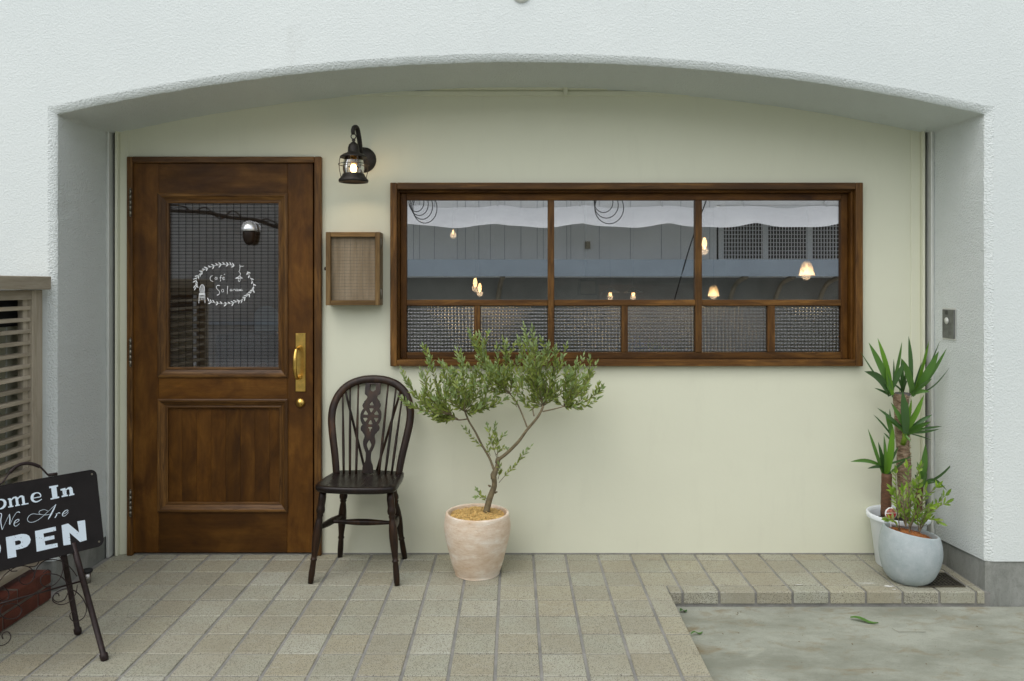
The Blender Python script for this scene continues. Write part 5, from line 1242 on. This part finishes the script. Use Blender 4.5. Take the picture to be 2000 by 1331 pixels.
# ------------------------------------------------------------ the building across the street (seen mirrored in the glass)
YO = -12.0; Do = DW-YO        # mirrored distance from the eye = 3.937 + 12
def RX(px): return (px-CX)/F*(DW-YO)
def RZ(py): return H-(py-CY)/F*(DW-YO)
ob_ = thing('opposite_building', 'white metal-clad building across the street mirrored in the window panes', 'building', (0, YO, GZ))
part(MB().box(-4.2, 12, YO-.0099, YO+.004, GZ, RZ(541)-.02), 'shaded_base_wall', simple('shade_toned_base_wall', (.28,.285,.26), .8, 0, .15, 2), ob_)  # canopy's shade put into the colour, darker than the siding above
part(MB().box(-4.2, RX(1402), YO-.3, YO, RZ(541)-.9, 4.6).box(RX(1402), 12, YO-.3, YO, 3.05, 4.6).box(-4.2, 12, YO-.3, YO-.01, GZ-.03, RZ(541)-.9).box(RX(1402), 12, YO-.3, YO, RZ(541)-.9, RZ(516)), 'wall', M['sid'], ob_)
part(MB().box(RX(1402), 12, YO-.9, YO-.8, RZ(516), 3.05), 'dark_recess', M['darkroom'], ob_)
rb = MB()
for px_ in (806, 818, 847, 892, 908, 934, 957, 985, 1017, 1049, 1061, 1107, 1115, 1171, 1232, 1293, 1331, 1388): rb.box(RX(px_), RX(px_)+.010, YO, YO+.006, RZ(508), 4.6)
part(rb, 'seam_strips', M['seam'], ob_)
part(MB().box(-4.2, 12, YO+.9, YO+.95, RZ(541), RZ(508)-.02), 'canopy_fascia', M['fascia'], ob_)
part(MB().box(-4.2, 12, YO+.001, YO+.9, RZ(508)-.08, RZ(508)-.03), 'canopy_deck', M['fascia'], ob_)
bk = 0
for px_ in (972, 1425, 1513, 1600):
    x = RX(px_); b = MB()
    b.tube(smoothp([(x, YO+.05, RZ(590)-.35), (x, YO+.1, RZ(590)), (x+.06, YO+.35, RZ(555)), (x+.12, YO+.85, RZ(542))], 4), .05, 6)
    part(b, 'bracket', M['bracket'], ob_)
# balcony grille
gx0_, gx1_, gz0_, gz1_2 = RX(1408), RX(1660), RZ(514), RZ(407)
fr = MB()
for px_ in (1410, 1497, 1583, 1660): fr.box(RX(px_)-.05, RX(px_)+.05, YO+.001, YO+.06, gz0_, gz1_2)
fr.box(gx0_, gx1_, YO+.001, YO+.065, gz0_-.05, gz0_+.03).box(gx0_, gx1_, YO+.001, YO+.065, gz1_2-.03, gz1_2+.06)
part(fr, 'grille_frame', M['mesh'], ob_)
gm = MB()
x = gx0_
while x < gx1_: gm.box(x-.008, x+.008, YO+.02, YO+.035, gz0_, gz1_2); x += .062
z = gz0_
while z < gz1_2: gm.box(gx0_, gx1_, YO+.036, YO+.045, z-.007, z+.007); z += .085
part(gm, 'grille_bars', M['mesh'], ob_)
part(MB().box(RX(1143), RX(1153), YO+.001, YO+.1, RZ(486), RZ(472)), 'vent_hood', M['bracket'], ob_)
vs = []; nseg = 150; xA, xB = RX(700), RX(1680)
for i in range(nseg+1):
    t = i/nseg; xx = lerp(xA, xB, t); px_ = CX+xx/(DW-YO)*F; sw = abs(sin((px_-812)/160*pi))
    for j in range(9):
        v = j/8; vs.append((xx, YO+.95-.85*v+.03*sin(v*9+sw*2), lerp(RZ(443+8*sw), RZ(401+5*sw), v)+.01*sin(xx*7+v*3)))
aw = thing('street_awning', 'long scalloped white fabric awning across the street mirrored along the pane tops', 'awning', (0, YO, RZ(405)))
part(MB().add(vs, [(i*9+j, (i+1)*9+j, (i+1)*9+j+1, i*9+j+1) for i in range(nseg) for j in range(8)], True), 'awning_fabric', M['awn'], aw)
for px_ in range(652, 1700, 160): part(MB().tube([(RX(px_), YO+.001, RZ(390)), (RX(px_), YO+.15, RZ(396)), (RX(px_), YO+.16, RZ(404))], .02, 6), 'hook', M['mesh'], aw)
def coil(px_, py_, n_, w_, h_, lab):
    b = MB(); Dc = DW+9.5; x0_, z0_ = (px_-CX)/F*Dc, H-(py_-CY)/F*Dc
    for i in range(n_):
        f_ = .55+.45*i/n_; pts = [(x0_+w_*f_*sin(a)+.05*i, -9.5, z0_-h_*f_*(1-cos(a))*.5) for a in [2*pi*k/24 for k in range(25)]]
        b.tube(pts, .008, 5, False)
    tag(b.build('cable_coil', M['black'], None, (x0_, -9.5, z0_)), lab, 'cable coil')
coil(812, 376, 4, .24, .60, 'hanging coil of cable mirrored in the top left corner of the window')
coil(1180, 374, 3, .30, .66, 'hanging coil of cable mirrored at the top of the middle pane')
# neighbouring grey house
gh = thing('grey_house', 'grey house wall across the street mirrored in the door glass', 'building', (-8, YO, GZ))
part(MB().box(-14, -4.22, YO-.3, YO, GZ-.03, 4.2), 'wall', M['sidgrey'], gh)
part(MB().box(-14, -4.4, YO, YO+.04, .55, .62), 'trim', M['fascia'], gh)
part(MB().box(-14.2, -4.1, YO-.5, YO+.25, 4.2, 4.35), 'roof_edge', M['bracket'], gh)
part(MB().box(-4.25, 12.1, YO-.5, YO+.15, 4.6, 4.75), 'roof_edge', M['fascia'], ob_)
# overhead cables
def cable(pts, r, lab):
    c_ = [Vector(q) for q in smoothp(pts, 8)]; b = MB().tube(c_, r, 6)
    tag(b.build('overhead_cable', M['black'], None, c_[0]), lab, 'cable', 'overhead cables mirrored in the glass')
cable([(-16, YO+4, 3.9), (-8, YO+4, 3.35), (0, YO+4, 3.15), (8, YO+4, 3.6), (16, YO+4, 4.2)], .02, 'thick overhead cable crossing the street, mirrored along the pane tops')
Dd = DW+8.0
def DX(px, py): return ((px-CX)/F*Dd, -8.0, H-(py-CY)/F*Dd)
cable([DX(250, 408), DX(340, 412), DX(400, 415), DX(450, 425), DX(500, 430), DX(560, 447), DX(650, 440)], .03, 'thick wavy cable mirrored across the top of the door glass')
cable([DX(250, 400), DX(350, 402), DX(375, 415), DX(400, 405), DX(430, 428), DX(455, 412), DX(490, 440), DX(520, 428), DX(560, 450)], .012, 'thin spiral cable mirrored across the top of the door glass')
cable([(RX(1300), YO+.9, RZ(590)), (RX(1330), YO+1.0, RZ(480)), (RX(1362), YO+1.2, RZ(380))], .012, 'slanting stay wire mirrored in the middle pane')
